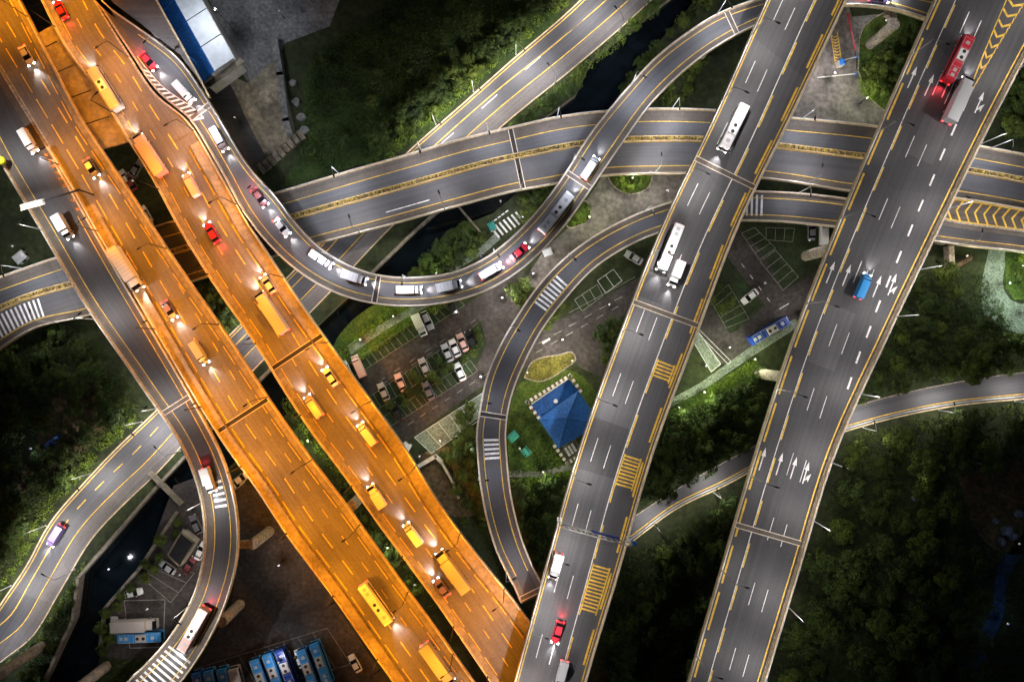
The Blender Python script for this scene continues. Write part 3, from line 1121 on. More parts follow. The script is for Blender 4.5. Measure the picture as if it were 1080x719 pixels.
# raised grey slab outside the S-ramp, next to the blue and white building
P = [W(x, y, 13.4) for x, y in [(118, 2), (100, -30), (150, -30), (165, 0), (213, 86), (222, 104), (190, 58), (152, 28)]]
par = empty("elevated_terrace", (P[0].x, P[0].y, 0), "bare grey elevated slab wedged between the S-curved ramp and the blue and white roof", "bridge slab")
mb = MB()
mb.prism([(p.x, p.y) for p in P], 12.8, 13.4, concrete, asphalt_worn)
mb.build("deck", par)
mb = MB()
for a, b in ((2, 3), (3, 4), (4, 5)):
    d = P[b] - P[a]
    c = (P[a] + P[b]) / 2
    mb.box((c.x, c.y, 13.75), (d.length, 0.3, 0.7), parapet_c, math.atan2(d.y, d.x))
mb.build("parapet", par)
mb = MB()
c = W(165, 35, 13)
mb.box((c.x, c.y, 6.4), (2, 2, 12.8), concrete, 0.5)
mb.build("pier", par)

# expansion joints where the photograph shows them
for rd, par, pts in ((E_, vE, [(700, 330), (760, 180)]), (F_, vF, [(807, 562)]), (D_, vD, [(397, 305), (613, 192), (770, 20), (211, 118)]),
                     (G_, vG, [(519, 438), (556, 628)]), (H_, vH, [(545, 167)]), (A_, vA, [(265, 432)]), (B_, vB, [(312, 372)]),
                     (Cc_, vC, [(186, 427)])):
    for x, y in pts:
        joint(rd, par, rd.find(x, y)[0], (x, y) in ((397, 305), (519, 438), (265, 432), (312, 372), (545, 167)))

# piers (with the hammerheads that stick out where the photograph shows them)
for rd, par, pts in (
    (Cc_, vC, [(228, 660, 2.6, (253, 637)), (20, 150, 3, None), (120, 370, 3, None), (250, 580, 2.6, (284, 560))]),
    (A_, vA, [(130, 245, 5, None), (345, 555, 5, (381, 523)), (430, 690, 5, None), (20, 60, 5, None)]),
    (B_, vB, [(130, 90, 5, None), (215, 210, 5, None), (350, 425, 5, None), (470, 590, 5, None)]),
    (D_, vD, [(397, 305, 2.6, None), (300, 240, 2.6, None), (500, 292, 2.6, None), (590, 228, 2.6, None), (715, 60, 2.6, (736, 62)), (945, 0, 2.6, (918, 47))]),
    (G_, vG, [(519, 438, 2.6, None), (545, 590, 2.6, None), (590, 305, 2.6, None), (860, 225, 2.6, None), (1000, 244, 2.6, None)]),
    (H_, vH, [(70, 305, 5, None), (360, 220, 5, None), (470, 185, 5, None), (690, 150, 5, None), (870, 160, 5, None), (1050, 190, 5, None)]),
    (E_, vE, [(845, 25, 5, None), (700, 330, 5, None), (645, 500, 5, None), (600, 640, 5, None)]),
    (F_, vF, [(1040, 30, 6, None), (905, 285, 6, (850, 270)), (862, 405, 6, (801, 394)), (795, 560, 5, None), (765, 680, 5, None)]),
):
    for x, y, h, bs in pts:
        pier(rd, par, rd.find(x, y)[0], h, bs)
# two tall lone columns at the bottom left
for (x0, y0, hh, lab) in ((45, 681, 18, "tall round bare concrete column at the bottom left corner"), (112, 702, 16, "tall round bare concrete column beside the river mouth")):
    c = W(x0, y0, 0)
    par = empty("bridge_pier", c, lab, "bridge pier", "free-standing columns by the river")
    mb = MB()
    mb.tube((0, 0, 0), (0, 0, hh), 1.25, 1.25, concrete, 22)
    mb.build("column", par, True)
    mb = MB()
    mb.tube((0, 0, hh), (0, 0, hh + .5), 1.4, 1.4, concrete, 22)
    mb.build("column_cap", par, True)


# ---------------------------------------------------------------- street lamps
def lamp_proto(sod, power, h=9.0, arm=2.0, color=WHITE, angle=150, tilt=-10):
    pm_ = dark_steel if sod else steel
    root = empty("street_lamp", (0, 0, 0))
    mb = MB()
    mb.tube((0, 0, 0), (0, 0, 0.35), 0.22, 0.18, pm_, 8)
    mb.tube((0, 0, 0.3), (0, 0, h), 0.12, 0.07, pm_, 8)
    mb.build("pole", root, True)
    mb = MB()
    mb.tube((0, 0, h - 0.1), (arm * .5, 0, h + 0.35), 0.06, 0.05, pm_, 6)
    mb.tube((arm * .5, 0, h + 0.35), (arm, 0, h + 0.42), 0.05, 0.05, pm_, 6)
    mb.build("arm", root, True)
    mb = MB()
    mb.box((arm + 0.35, 0, h + 0.42), (0.95, 0.34, 0.16), dark_steel, 0, 0.7)
    hd = mb.build("lamp_head", root, True)
    mb = MB()
    mb.box((arm + 0.38, 0, h + 0.325), (0.7, 0.24, 0.03), lamp_sod if sod else lamp_white)
    mb.build("lens", hd, True)
    ld = bpy.data.lights.new("lamp_light", 'SPOT')
    ld.energy = power
    ld.color = color
    ld.spot_size = R(angle)
    ld.spot_blend = 0.55
    ld.shadow_soft_size = 0.25
    lo = bpy.data.objects.new("lamp_light", ld)
    C.objects.link(lo)
    lo.parent = root
    lo.location = (arm + 0.38, 0, h + 0.25)
    lo.rotation_euler = (0, R(-24 if sod else tilt), 0)   # throws its light towards the carriageway
    return root


ORD = ["first", "second", "third", "fourth", "fifth", "sixth", "seventh", "eighth", "ninth", "tenth", "eleventh", "twelfth", "thirteenth"]
LAMPP = {}


def lamps(rd, pts, side, kind, where, grp, power, h=9.0, arm=2.0, color=WHITE, angle=150, order="from the top", d=None, tilt=-10):
    key = (kind, power, h, arm, color, angle, tilt)
    used = True
    if key not in LAMPP:
        LAMPP[key] = lamp_proto(kind == 's', power, h, arm, color, angle, 4 if d is not None else tilt)
        used = False
    proto = LAMPP[key]
    for i, q in enumerate(pts):
        t = rd.find(*q)[0] if isinstance(q, tuple) else q
        l, r = rd.row(t)
        wd = np.linalg.norm(r - l)
        e = Vector((r - l) / wd)
        dd = d if d is not None else 0.21
        if side == 'L':
            p = Vector(l) + e * dd
            an = math.atan2(e.y, e.x)
        else:
            p = Vector(r) - e * dd
            an = math.atan2(-e.y, -e.x)
        lab = "street lamp, %s %s, %s" % (ORD[i], order, where)
        p.z += 0.85 if d is None else 0.05
        if not used:
            proto.location = p
            proto.rotation_euler = (0, 0, an)
            tag(proto, lab, "street lamp", grp)
            used = True
        else:
            c = copy_thing(proto, p, an, lab, grp)
            c["category"] = "street lamp"


PWR = 5000
lamps(E_, [(824, -30), (790, 38), (758, 106), (720, 187), (683, 268), (652, 347), (627, 418), (603, 497), (580, 577), (560, 650), (540, 730)], 'L', 'w',
      "on the left parapet of the centre-right carriageway", "street lamps along the centre-right carriageway", PWR * 1.6, color=WHITE, arm=2.4)
lamps(F_, [(1110, 5), (1075, 75), (1035, 155), (1000, 222), (968, 285), (940, 332), (905, 415), (877, 487), (857, 548), (830, 638), (808, 715)], 'R', 'w',
      "on the right parapet of the widest carriageway", "street lamps along the widest carriageway", PWR * 1.4, color=WHITE, arm=1.2, h=9.5, tilt=-6)
lamps(F_, [(1000, -30), (960, 60), (925, 140), (885, 230), (850, 320), (817, 410), (788, 500), (760, 600), (735, 690)], 'L', 'w',
      "on the left parapet of the widest carriageway", "street lamps along the widest carriageway", PWR * 0.45, color=WHITE, arm=2.4)
lamps(H_, [(30, 290), (358, 182), (445, 160), (515, 140), (587, 124), (708, 116), (845, 125), (1043, 157)], 'L', 'w',
      "on the upper parapet of the cross viaduct", "street lamps along the cross viaduct", PWR * 1.2, color=COOL, order="from the left", h=8.0, tilt=6)
lamps(H_, [(60, 340), (380, 246), (470, 222), (550, 202), (690, 185), (850, 194), (960, 205)], 'R', 'w',
      "on the lower parapet of the cross viaduct", "street lamps along the cross viaduct", PWR * 1.0, color=WHITE, order="from the left", h=8.0)
lamps(D_, [(180, 54), (232, 125), (285, 200), (350, 270), (430, 292), (521, 266), (602, 172), (663, 87), (753, 14), (900, -14)], 'L', 'w',
      "on the outer parapet of the S-curved ramp", "street lamps along the S-curved ramp", PWR * 1.6, color=COOL, order="from the top left", h=8.0, arm=1.6)
lamps(G_, [(536, 600), (503, 500), (508, 420), (540, 345), (597, 271), (680, 224), (840, 205)], 'L', 'w',
      "on the outer parapet of the dark curved ramp", "street lamps along the dark curved ramp", PWR * 0.6, color=COOL, tilt=-20, order="from the bottom", h=8.0, arm=1.6)
lamps(G_, [(935, 248), (1010, 258), (1075, 266)], 'R', 'w',
      "below the yellow chevrons", "street lamps along the dark curved ramp", PWR * 0.8, color=WHITE, order="from the left", h=8.0, arm=1.6)
lamps(Cc_, [(0, 170), (45, 243), (100, 338), (165, 432), (210, 530), (200, 637), (160, 695)], 'L', 'w',
      "outer parapet of the far left ramp", "street lamps along the left ramp", PWR * 1.5, color=WHITE, h=8.5, arm=1.5)
AS = [(-25, 10), (62, 176), (95, 250), (160, 350), (208, 432), (255, 492), (302, 563), (350, 628), (398, 694), (445, 758)]  # second lamp, on the gore, added to turn the deck there orange
lamps(A_, AS, 'L', 's', "left edge of left orange carriageway", "sodium lamps along the orange carriageways", PWR * 2.6, color=SODIUM, arm=2.2, angle=138)
BS = [(95, -10), (140, 60), (205, 138), (252, 215), (300, 292), (348, 360), (392, 422), (440, 490), (487, 560), (533, 618)]
lamps(B_, BS, 'R', 's', "right edge of right orange carriageway", "sodium lamps along the orange carriageways", PWR * 2.6, color=SODIUM, arm=2.2, angle=138)
lamps(A_, [(30, 20), (12, -14), (178, 262), (232, 342), (283, 418), (330, 485), (380, 552), (432, 622), (478, 688)], 'R', 's', "added row, right edge of left orange carriageway", "sodium lamps along the orange carriageways", PWR * 1.1, color=SODIUM, arm=1.6, angle=138)  # inner row added to even out the orange light
lamps(B_, [(60, 30), (118, 118), (168, 200), (220, 290), (270, 362), (318, 438), (372, 512), (425, 585), (478, 660), (514, 712)], 'L', 's', "added row, left edge of right orange carriageway", "sodium lamps along the orange carriageways", PWR * 1.1, color=SODIUM, arm=1.6, angle=138)  # inner row added to fill the darker side of the deck
lamps(K_, [(15, 620), (50, 555), (95, 500), (150, 445), (262, 333), (462, 134), (500, 98), (545, 58), (610, 0)], 'L', 'w',
      "on the left kerb of the river road", "street lamps along the river road", PWR * 2.0, color=WHITE, order="from the bottom left", h=8.5, arm=2.6, d=-0.4)
lamps(K_, [(20, 686), (80, 600), (190, 475), (300, 360), (355, 305), (585, 92), (650, 30)], 'R', 'w',
      "on the river-side kerb of the river road", "street lamps along the river road", PWR * 0.95, color=COOL, order="from the bottom left", h=8.5, arm=2.6, d=-0.4)
lamps(J_, [(690, 552), (752, 518), (910, 450), (990, 432), (1070, 420)], 'R', 'w',
      "along the forest road at lower right", "street lamps along the forest road", PWR * 0.9, color=WHITE, order="from the left", h=7.0, arm=1.8, d=-0.3)


def park_lamp(x, y, power, lab, color=WHITE, h=4.6, grp="small post lamps on the ground level"):
    p = W(x, y, 0)
    if inriver(x, y):
        p.z = -3.9
        h += 1.5
    root = empty("post_lamp", p, lab, "post lamp", grp)
    mb = MB()
    mb.tube((0, 0, 0), (0, 0, h), 0.08, 0.05, dark_steel, 8)
    mb.build("pole", root, True)
    mb = MB()
    mb.tube((0, 0, h), (0, 0, h + 0.08), 0.3, 0.3, dark_steel, 12)
    mb.tube((0, 0, h + 0.3), (0, 0, h + 0.42), 0.26, 0.06, dark_steel, 12)
    mb.build("cap", root, True)
    mb = MB()
    mb.tube((0, 0, h + 0.09), (0, 0, h + 0.29), 0.2, 0.2, lantern_m, 12)
    mb.build("lantern", root, True)
    ld = bpy.data.lights.new("lantern_light", 'POINT')
    ld.energy = power
    ld.color = color
    ld.shadow_soft_size = 0.3
    lo = bpy.data.objects.new("lantern_light", ld)
    C.objects.link(lo)
    lo.parent = root
    lo.location = (0, 0, h + 1.1)


GRN = (0.92, 1.0, 0.6)
for a in [(384, 358, 560, "post lamp on the lit riverside path beside the S-curved ramp", GRN), (418, 334, 480, "post lamp where the riverside path dips under the S-curved ramp", GRN),
          (462, 290, 247, "post lamp among the dark trees inside the bend of the S-curved ramp", GRN),
          (508, 272, 120, "post lamp at the top end of the riverside trees", COOL),
          (572, 494, 627, "post lamp on the garden path below the blue hipped roof", GRN), (548, 470, 228, "post lamp on the lawn left of the blue hipped roof", GRN),
          (602, 380, 600, "post lamp at the tip of the yellow-green grass island", (1, 0.85, 0.5)), (556, 392, 400, "post lamp at the wide end of the yellow-green grass island", (1, 0.9, 0.5)),
          (551, 232, 260, "post lamp by the zebra crossing under the cross viaduct", COOL), (528, 214, 160, "post lamp beside the blue-lit crossing canopy", COOL),
          (620, 232, 665, "post lamp on the small half-round island beside the S-curved ramp", GRN), (664, 192, 627, "post lamp on the half-moon island below the cross viaduct", GRN),
          (562, 290, 1100, "post lamp on the plaza between the two curved ramps", WHITE), (700, 205, 400, "post lamp at the right end of the plaza", WHITE),
          (530, 315, 1500, "post lamp at the junction of the parking lot roads", WHITE), (508, 396, 1300, "post lamp on the street corner left of the dark curved ramp", WHITE),
          (498, 470, 90, "post lamp on the rough ground left of the dark curved ramp", WHITE),
          (466, 462, 456, "post lamp beside the pale green parking bays", GRN), (445, 478, 200, "post lamp by the kiosk next to the pale bays", WHITE),
          (592, 358, 1300, "post lamp on the lower street right of the dark curved ramp", WHITE), (640, 322, 300, "post lamp beside the white-lined bays", WHITE),
          (740, 385, 722, "post lamp beside the pale bays under the centre-right carriageway", GRN), (790, 378, 798, "post lamp on the verge below the parked navy bus", GRN),
          (738, 412, 1140, "post lamp on the bright verge of the park path", GRN), (712, 428, 380, "post lamp at the low end of the park path", GRN),
          (764, 366, 700, "post lamp at the service road corner", WHITE), (842, 330, 550, "post lamp beside the rear of the navy bus", WHITE),
          (800, 300, 120, "post lamp between the dim parking bays", WHITE), (846, 256, 130, "post lamp beside the upper dim bays", WHITE),
          (872, 84, 1200, "post lamp on the junction below the toll booth", WHITE), (925, 30, 420, "post lamp on the pale pavement at top right", WHITE), (905, 110, 665, "post lamp on the kerb of the round island", GRN),
          (1052, 300, 900, "post lamp on the pale court at the right edge", (0.8, 1, 0.85)), (1074, 330, 900, "post lamp at the corner of the pale court", (0.8, 1, 0.85)), (1066, 282, 570, "post lamp on the lawn above the pale court", GRN),
          (1008, 272, 300, "post lamp inside the L-shaped planter", (1, .85, .6)),
          (120, 597, 420, "added lamp standing in for a bright reflection on the river bend", COOL),  # lamp on a pile, put in for a bright reflection on the water
          (330, 462, 1100, "post lamp between the orange carriageways near the upper bushes", GRN), (412, 572, 900, "post lamp between the orange carriageways near the lower bushes", GRN), (440, 610, 260, "post lamp among the shrubs low between the orange carriageways", GRN),
          (255, 130, 130, "post lamp lighting the stained concrete lot", (1, .9, .6)), (300, 20, 60, "lamp in the dim bluish yard at the top", (.6, .7, 1)),
          (300, 590, 300, "added lamp brightening the middle of the bus depot yard", WHITE), (300, 690, 260, "added lamp brightening the ground between the parked blue buses", COOL), (165, 635, 200, "lamp beside the white parked coach", WHITE), (198, 600, 80, "lamp in the small car park beside the river", WHITE),  # the two depot yard lamps are added to brighten its floor
          (960, 500, 70, "dim green lamp added to light the forest trees", GRN), (1062, 568, 45, "dim lamp by the pale tents", (.6, .75, 1)), (1050, 650, 90, "dim lamp beside the blue lane", (.5, .65, 1)),  # lamp among the forest trees added to lift the wood's green
          (45, 470, 110, "dim lamp in the dark scrub at the left edge", (.6, .7, 1)), (150, 195, 140, "lamp on the small lot between the orange carriageways", (1, .8, .4)), (26, 262, 120, "lamp beside the air conditioning unit above the cross viaduct", WHITE)]:
    park_lamp(a[0], a[1], a[2] * 2.3, a[3], a[4])
park_lamp(252, 38, 5200, "tall lamp added to brighten the white half of the long roof", (.85, .9, 1), 15, "added roof lighting")  # tall lamp added to brighten the pale roof


# ---------------------------------------------------------------- vehicles
def ring_loft(mb, st, m, n=1):
    """st: (x, half width, z low, z mid, z top)"""
    rings = []
    for x, hw, zb, zm, zt in st:
        rings.append([(x, -hw * .96, zb), (x, -hw, zm), (x, -hw * .86, zt), (x, 0, zt + 0.03), (x, hw * .86, zt), (x, hw, zm), (x, hw * .96, zb)])
    for a, b in zip(rings[:-1], rings[1:]):
        k = len(a)
        for i in range(k):
            j = (i + 1) % k
            mb.face([a[i], b[i], b[j], a[j]][::-1], m)
    mb.face(rings[0], m)
    mb.face(rings[-1][::-1], m)


VEH = {}


def wheels(root, L_, W_, r=0.33, xs=None):
    for x in xs or (-L_ * .29, L_ * .30):
        for y in (-W_ / 2 + .02, W_ / 2 - .02):
            mb = MB()
            mb.tube((x, y - .12, r), (x, y + .12, r), r, r, tyre_m, 14)
            wl = mb.build("wheel", root, True)
            mb = MB()
            sg = 1 if y > 0 else -1
            mb.tube((x, y + sg * .121, r), (x, y + sg * .135, r), r * .6, r * .5, steel, 10)
            mb.build("rim", wl, True)


def lights(root, L_, W_, z, on, beam=2600, red=0):
    for y in (-W_ * .36, W_ * .36):
        mb = MB()
        mb.box((L_ / 2 - .08, y, z), (.34, .36, .16), head_on if on else lens_off)
        mb.build("headlight", root, True)
        mb = MB()
        mb.box((-L_ / 2 + .07, y, z + .12), (.24, .36, .15), tail_on if on else tail_off)
        mb.build("taillight", root, True)
    if on:
        ld = bpy.data.lights.new("headlight_beam", 'SPOT')
        ld.energy = beam
        ld.color = (1, .95, .92)
        ld.spot_size = R(70)
        ld.spot_blend = .9
        ld.shadow_soft_size = .25
        lo = bpy.data.objects.new("headlight_beam", ld)
        C.objects.link(lo)
        lo.parent = root
        lo.location = (L_ / 2 + .25, 0, z + .1)
        lo.rotation_euler = (0, R(-78), 0)
        if red:
            ld = bpy.data.lights.new("taillight_glow", 'SPOT')
            ld.energy = red * 4
            ld.color = (1, .03, .05)
            ld.spot_size = R(120)
            ld.spot_blend = .9
            ld.shadow_soft_size = .3
            lo = bpy.data.objects.new("taillight_glow", ld)
            C.objects.link(lo)
            lo.parent = root
            lo.location = (-L_ / 2 - .25, 0, z + .3)
            lo.rotation_euler = (0, R(70), 0)


def make_vehicle(kind, col, on, red=0):
    key = (kind, col, on, red)
    if key in VEH:
        return VEH[key], True
    m = PAINT[col]
    if kind in ('car', 'suv'):
        k = 1.0 if kind == 'car' else 1.05
        root = empty("car", (0, 0, 0))
        L_, W_ = 4.6 * k, 1.85 * k
        h = 1.0 if kind == 'car' else 1.18
        mb = MB()
        ring_loft(mb, [(-2.3 * k, .62, .35, .6, .78 * h), (-2.2 * k, .82, .28, .6, .88 * h), (-1.75 * k, .91, .25, .6, .95 * h), (-.8, .925, .25, .62, .95 * h), (.7, .925, .25, .62, .93 * h),
                       (1.5 * k, .91, .25, .6, .87 * h), (2.05 * k, .82, .26, .56, .78 * h), (2.3 * k, .6, .32, .5, .62 * h)], m)
        mb.build("body", root, True)
        zt = .96 * h
        xr = -1.75 if kind == 'car' else -2.1
        mb = MB()
        a = [(xr, -.80, zt), (1.05, -.80, zt - .03), (1.05, .80, zt - .03), (xr, .80, zt)]
        b = [(xr + .55, -.62, zt + .46), (.25, -.62, zt + .46), (.25, .62, zt + .46), (xr + .55, .62, zt + .46)]
        mb.hexa(a, b, glass_m)
        mb.build("windows", root, True)
        mb = MB()
        mb.box(((xr + .8) / 2, 0, zt + .475), (.25 - xr - .5, 1.3, .05), m, 0, .94)
        for y in (-.71, .71):   # door pillars
            mb.tube((-.35, y * 1.12, zt), (-.35, y * .88, zt + .46), .04, .04, m, 5)
        mb.build("roof", root, True)
        for y in (-1, 1):
            mb = MB()
            mb.box((.75, y * 1.0, zt + .04), (.16, .2, .13), m, 0, .8)
            mb.build("wing_mirror", root, True)
        wheels(root, L_, 1.8, .33)
        lights(root, L_, W_, .62, on, red=red)
    elif kind in ('van', 'minitruck'):
        root = empty("van" if kind == 'van' else "small_truck", (0, 0, 0))
        L_, W_ = 5.6, 1.95
        mb = MB()
        if kind == 'van':
            ring_loft(mb, [(-2.8, .9, .4, 1.0, 1.95), (-2.7, .97, .35, 1.0, 2.1), (1.2, .97, .35, 1.0, 2.1), (1.9, .96, .35, .95, 1.75), (2.4, .93, .35, .8, 1.15), (2.8, .7, .4, .7, .95)], m)
        else:
            ring_loft(mb, [(1.0, .93, .4, 1.0, 1.9), (1.9, .95, .4, 1.0, 1.9), (2.5, .92, .4, .9, 1.5), (2.8, .8, .4, .7, 1.1)], m)
        mb.build("body", root, True)
        if kind == 'minitruck':
            mb = MB()
            mb.box((-.95, 0, 1.55), (3.7, 2.0, 1.9), PAINT['white'])
            for i in range(5):
                mb.box((-2.5 + i * .78, 0, 2.53), (.06, 1.98, .05), steel)
            mb.build("cargo_box", root, True)
            mb = MB()
            mb.box((-.6, 0, .5), (4.2, .9, .2), dark_steel)
            mb.build("chassis", root, True)
        mb = MB()
        x0, x1 = (1.28, 2.3) if kind == 'van' else (1.95, 2.45)
        z0, z1 = (2.1, 1.3) if kind == 'van' else (1.93, 1.58)
        mb.hexa([(x0, -.78, z0 - .1), (x1, -.8, z1 - .1), (x1, .8, z1 - .1), (x0, .78, z0 - .1)], [(x0, -.78, z0 + .04), (x1, -.8, z1 + .04), (x1, .8, z1 + .04), (x0, .78, z0 + .04)], glass_m)
        mb.build("windscreen", root, True)
        for y in (-1.06, 1.06):
            mb = MB()
            mb.box((1.9, y, 1.3), (.15, .22, .3), dark_steel)
            mb.build("wing_mirror", root, True)
        wheels(root, L_, 1.86, .36)
        lights(root, L_, W_, .7, on, red=red)
    elif kind in ('bus', 'coach', 'truck'):
        root = empty("bus" if kind != 'truck' else "truck", (0, 0, 0))
        L_, W_ = (10.5, 2.5)
        mb = MB()
        if kind != 'truck':
            ring_loft(mb, [(-5.25, 1.05, .5, 1.4, 2.7), (-5.1, 1.22, .4, 1.4, 2.95), (-4.8, 1.25, .38, 1.4, 3.02), (4.8, 1.25, .38, 1.4, 3.02), (5.1, 1.22, .4, 1.4, 2.95), (5.25, 1.05, .5, 1.4, 2.6)], m)
            mb.build("body", root, True)
            for y in (-1.255, 1.255):
                mb = MB()
                mb.box((0, y, 1.9), (9.4, .03, .8), glass_m)
                mb.build("side_windows", root, True)
            mb = MB()
            mb.box((5.2, 0, 1.9), (.2, 2.1, 1.2), glass_m)
            mb.build("windscreen", root, True)
            pod = PAINT['cream'] if col in ('blue', 'sky', 'navy') else PAINT['white']
            mb = MB()
            mb.box((.6, 0, 3.15), (2.6, 1.75, .26), pod, 0, .93)
            for i in (-.7, .7):
                mb.tube((.6 + i, 0, 3.27), (.6 + i, 0, 3.31), .4, .4, dark_steel, 12)
            mb.build("roof_cooling_unit", root, True)
            mb = MB()
            for yy in (-1.0, 1.0):
                mb.box((0, yy, 3.06), (9.6, .07, .06), PAINT['silver'])
            for i in range(9):
                mb.box((-4.4 + i * 1.1, 0, 3.055), (.05, 1.9, .035), PAINT['silver'])
            mb.build("roof_rail", root, True)
            for x in (-4.1, -2.9, 3.4):
                mb = MB()
                mb.box((x, 0, 3.07), (.8, .8, .07), PAINT['silver'], 0, .9)
                mb.build("roof_hatch", root, True)
        else:
            ring_loft(mb, [(3.0, 1.15, .5, 1.4, 2.5), (4.4, 1.2, .5, 1.4, 2.5), (5.0, 1.18, .5, 1.2, 2.2), (5.25, 1.05, .5, 1.1, 1.6)], m)
            mb.build("cab", root, True)
            mb = MB()
            mb.box((-1.15, 0, 2.15), (8.1, 2.5, 2.6), m)
            for i in range(10):
                mb.box((-4.9 + i * .83, 0, 3.47), (.08, 2.46, .05), PAINT['silver'])
            mb.build("cargo_box", root, True)
            mb = MB()
            mb.box((-.6, 0, .7), (9.0, 1.1, .28), dark_steel)
            mb.build("chassis", root, True)
            mb = MB()
            mb.hexa([(4.5, -1, 2.3), (5.22, -1, 1.6), (5.22, 1, 1.6), (4.5, 1, 2.3)], [(4.5, -1, 2.56), (5.1, -1, 2.2), (5.1, 1, 2.2), (4.5, 1, 2.56)], glass_m)
            mb.build("windscreen", root, True)
        for y in (-1.4, 1.4):
            mb = MB()
            mb.box((5.1, y, 2.2), (.18, .26, .4), dark_steel)
            mb.build("wing_mirror", root, True)
        wheels(root, L_, 2.4, .48, xs=(-3.0, 3.2))
        lights(root, L_, W_, .85, on, beam=3600, red=red)
    VEH[key] = root
    return root, False


def drive(rd, kind, col, x, y, up, label, red=0, cat=None):  # paint and length of these vehicles stand in for streaks of light
    """moving vehicle on a road; up = travels against the road's own direction"""
    t, d = rd.find(x, y)
    p = rd.pt(t, max(1.6, d), 0.03)[0]
    v = rd.dir(t) * (-1 if up else 1)
    place(kind, col, p, math.atan2(v.y, v.x), label, True, "vehicles driving on the elevated roads", red)


def place(kind, col, p, an, label, on, grp, red=0):
    root, used = make_vehicle(kind, col, on, red)
    cat = {'car': 'car', 'suv': 'car', 'van': 'van', 'minitruck': 'truck', 'bus': 'bus', 'coach': 'bus', 'truck': 'truck'}[kind]
    if not used:
        root.location = p
        root.rotation_euler = (0, 0, an)
        tag(root, label, cat, grp)
    else:
        copy_thing(root, p, an, label, grp)


def park(kind, col, x, y, deg, label, grp="cars parked on the ground"):
    """deg: heading in the picture, counter-clockwise from the right"""
    place(kind, col, W(x, y, 0.02), R(deg), label, False, grp)


# E: southbound (down the picture)
drive(E_, 'bus', 'white', 771, 137, False, "white bus with headlights on near the top of the centre-right carriageway")
drive(E_, 'bus', 'white', 705, 262, False, "long white bus in the left lane above the wide expansion joint")
drive(E_, 'minitruck', 'white', 712, 289, False, "small white truck right beside the long white bus")
drive(E_, 'minitruck', 'silver', 586, 595, False, "small box truck below the gantry on the centre-right carriageway")
drive(E_, 'suv', 'red', 588, 665, False, "red car near the bottom of the centre-right carriageway", 250)
drive(E_, 'van', 'silver', 592, 708, False, "silver van at the bottom edge beside the red car")
# F: northbound; the red bus stands in for a long red light streak
drive(F_, 'bus', 'red', 1005, 66, True, "long red bus near the top of the widest carriageway", 300)
drive(F_, 'truck', 'silver', 1006, 108, True, "grey box truck following the red bus")
drive(F_, 'van', 'sky', 908, 302, True, "bright blue van among the upper lane arrows")
# D
drive(D_, 'car', 'red', 158, 66, False, "red car on the ramp beside the orange split", 260)
drive(D_, 'van', 'white', 196, 99, False, "white van nearing the hatched nose of the ramp")
drive(D_, 'van', 'silver', 233, 148, False, "silver van on the straight part of the S-curved ramp")
drive(D_, 'car', 'maroon', 275, 209, False, "dark red car on the S-curved ramp above the silver hatchback", 160)
drive(D_, 'car', 'white', 298, 240, False, "white car entering the bend of the S-curved ramp")
drive(D_, 'van', 'white', 340, 274, False, "white van in the bend, upper left of the expansion joint")
drive(D_, 'minitruck', 'white', 375, 293, False, "small white truck just before the dark expansion joint of the bend")
drive(D_, 'van', 'white', 432, 306, False, "white van just past the dark expansion joint of the bend")
drive(D_, 'minitruck', 'silver', 474, 302, False, "small box truck at the bottom of the S-curve")
drive(D_, 'van', 'white', 518, 286, False, "white van climbing out of the S-curve bottom")
drive(D_, 'car', 'red', 548, 266, False, "red car on the right half of the S-curve", 160)
drive(D_, 'bus', 'white', 586, 226, False, "white bus on the rising part of the S-curved ramp")
drive(D_, 'van', 'silver', 622, 178, False, "silver van just above the pale joint where the ramp crosses the viaduct")
drive(D_, 'car', 'purple', 925, 0, False, "purple car at the top edge between the two grey carriageways", 160)
# C
drive(Cc_, 'van', 'white', 33, 150, False, "white van on the left ramp near the left picture edge")
drive(Cc_, 'minitruck', 'silver', 70, 240, False, "small box truck on the left ramp below the sign arm")
drive(Cc_, 'minitruck', 'white', 222, 505, False, "small white truck on the white bars of the left ramp", 120)
drive(Cc_, 'bus', 'pink', 208, 660, False, "pink bus on the lower bend of the left ramp", 250)
drive(K_, 'van', 'purple', 61, 564, True, "violet-grey van driving along the lower river road")
# A (southbound), B (northbound)
drive(A_, 'truck', 'white', 137, 284, False, "white box truck glaring in the left lane of the left orange carriageway")
drive(A_, 'car', 'purple', 180, 327, False, "dark car right below the glaring box truck")
drive(A_, 'van', 'cream', 212, 372, False, "cream van in the middle of the left orange carriageway")
drive(A_, 'car', 'cream', 30, 60, False, "pale car near the top of the left orange carriageway")
drive(A_, 'car', 'grey', 98, 178, False, "dark car on the upper part of the left orange carriageway")
drive(A_, 'bus', 'white', 398, 633, False, "white bus low on the left orange carriageway")
drive(A_, 'truck', 'cream', 462, 696, False, "cream truck near the bottom edge of the left orange carriageway")
drive(B_, 'bus', 'cream', 115, 96, True, "cream bus near the top of the right orange carriageway")
drive(B_, 'car', 'red', 66, 12, True, "red car at the top edge of the right orange carriageway", 160)
drive(B_, 'truck', 'pink', 162, 166, True, "pale box truck beside the dark gap of the right orange carriageway")
drive(B_, 'van', 'pink', 204, 196, True, "pale van overtaking the box truck on the right orange carriageway")
drive(B_, 'suv', 'red', 225, 246, True, "red car on the right orange carriageway above the hedge-lined viaduct", 260)
drive(B_, 'truck', 'cream', 289, 330, True, "cream box truck above the joint of the right orange carriageway")
drive(B_, 'car', 'cream', 284, 300, True, "pale car ahead of the cream box truck")
drive(B_, 'car', 'white', 349, 397, True, "white car right below the joint of the right orange carriageway")
drive(B_, 'van', 'cream', 332, 428, True, "cream van below the joint of the right orange carriageway")
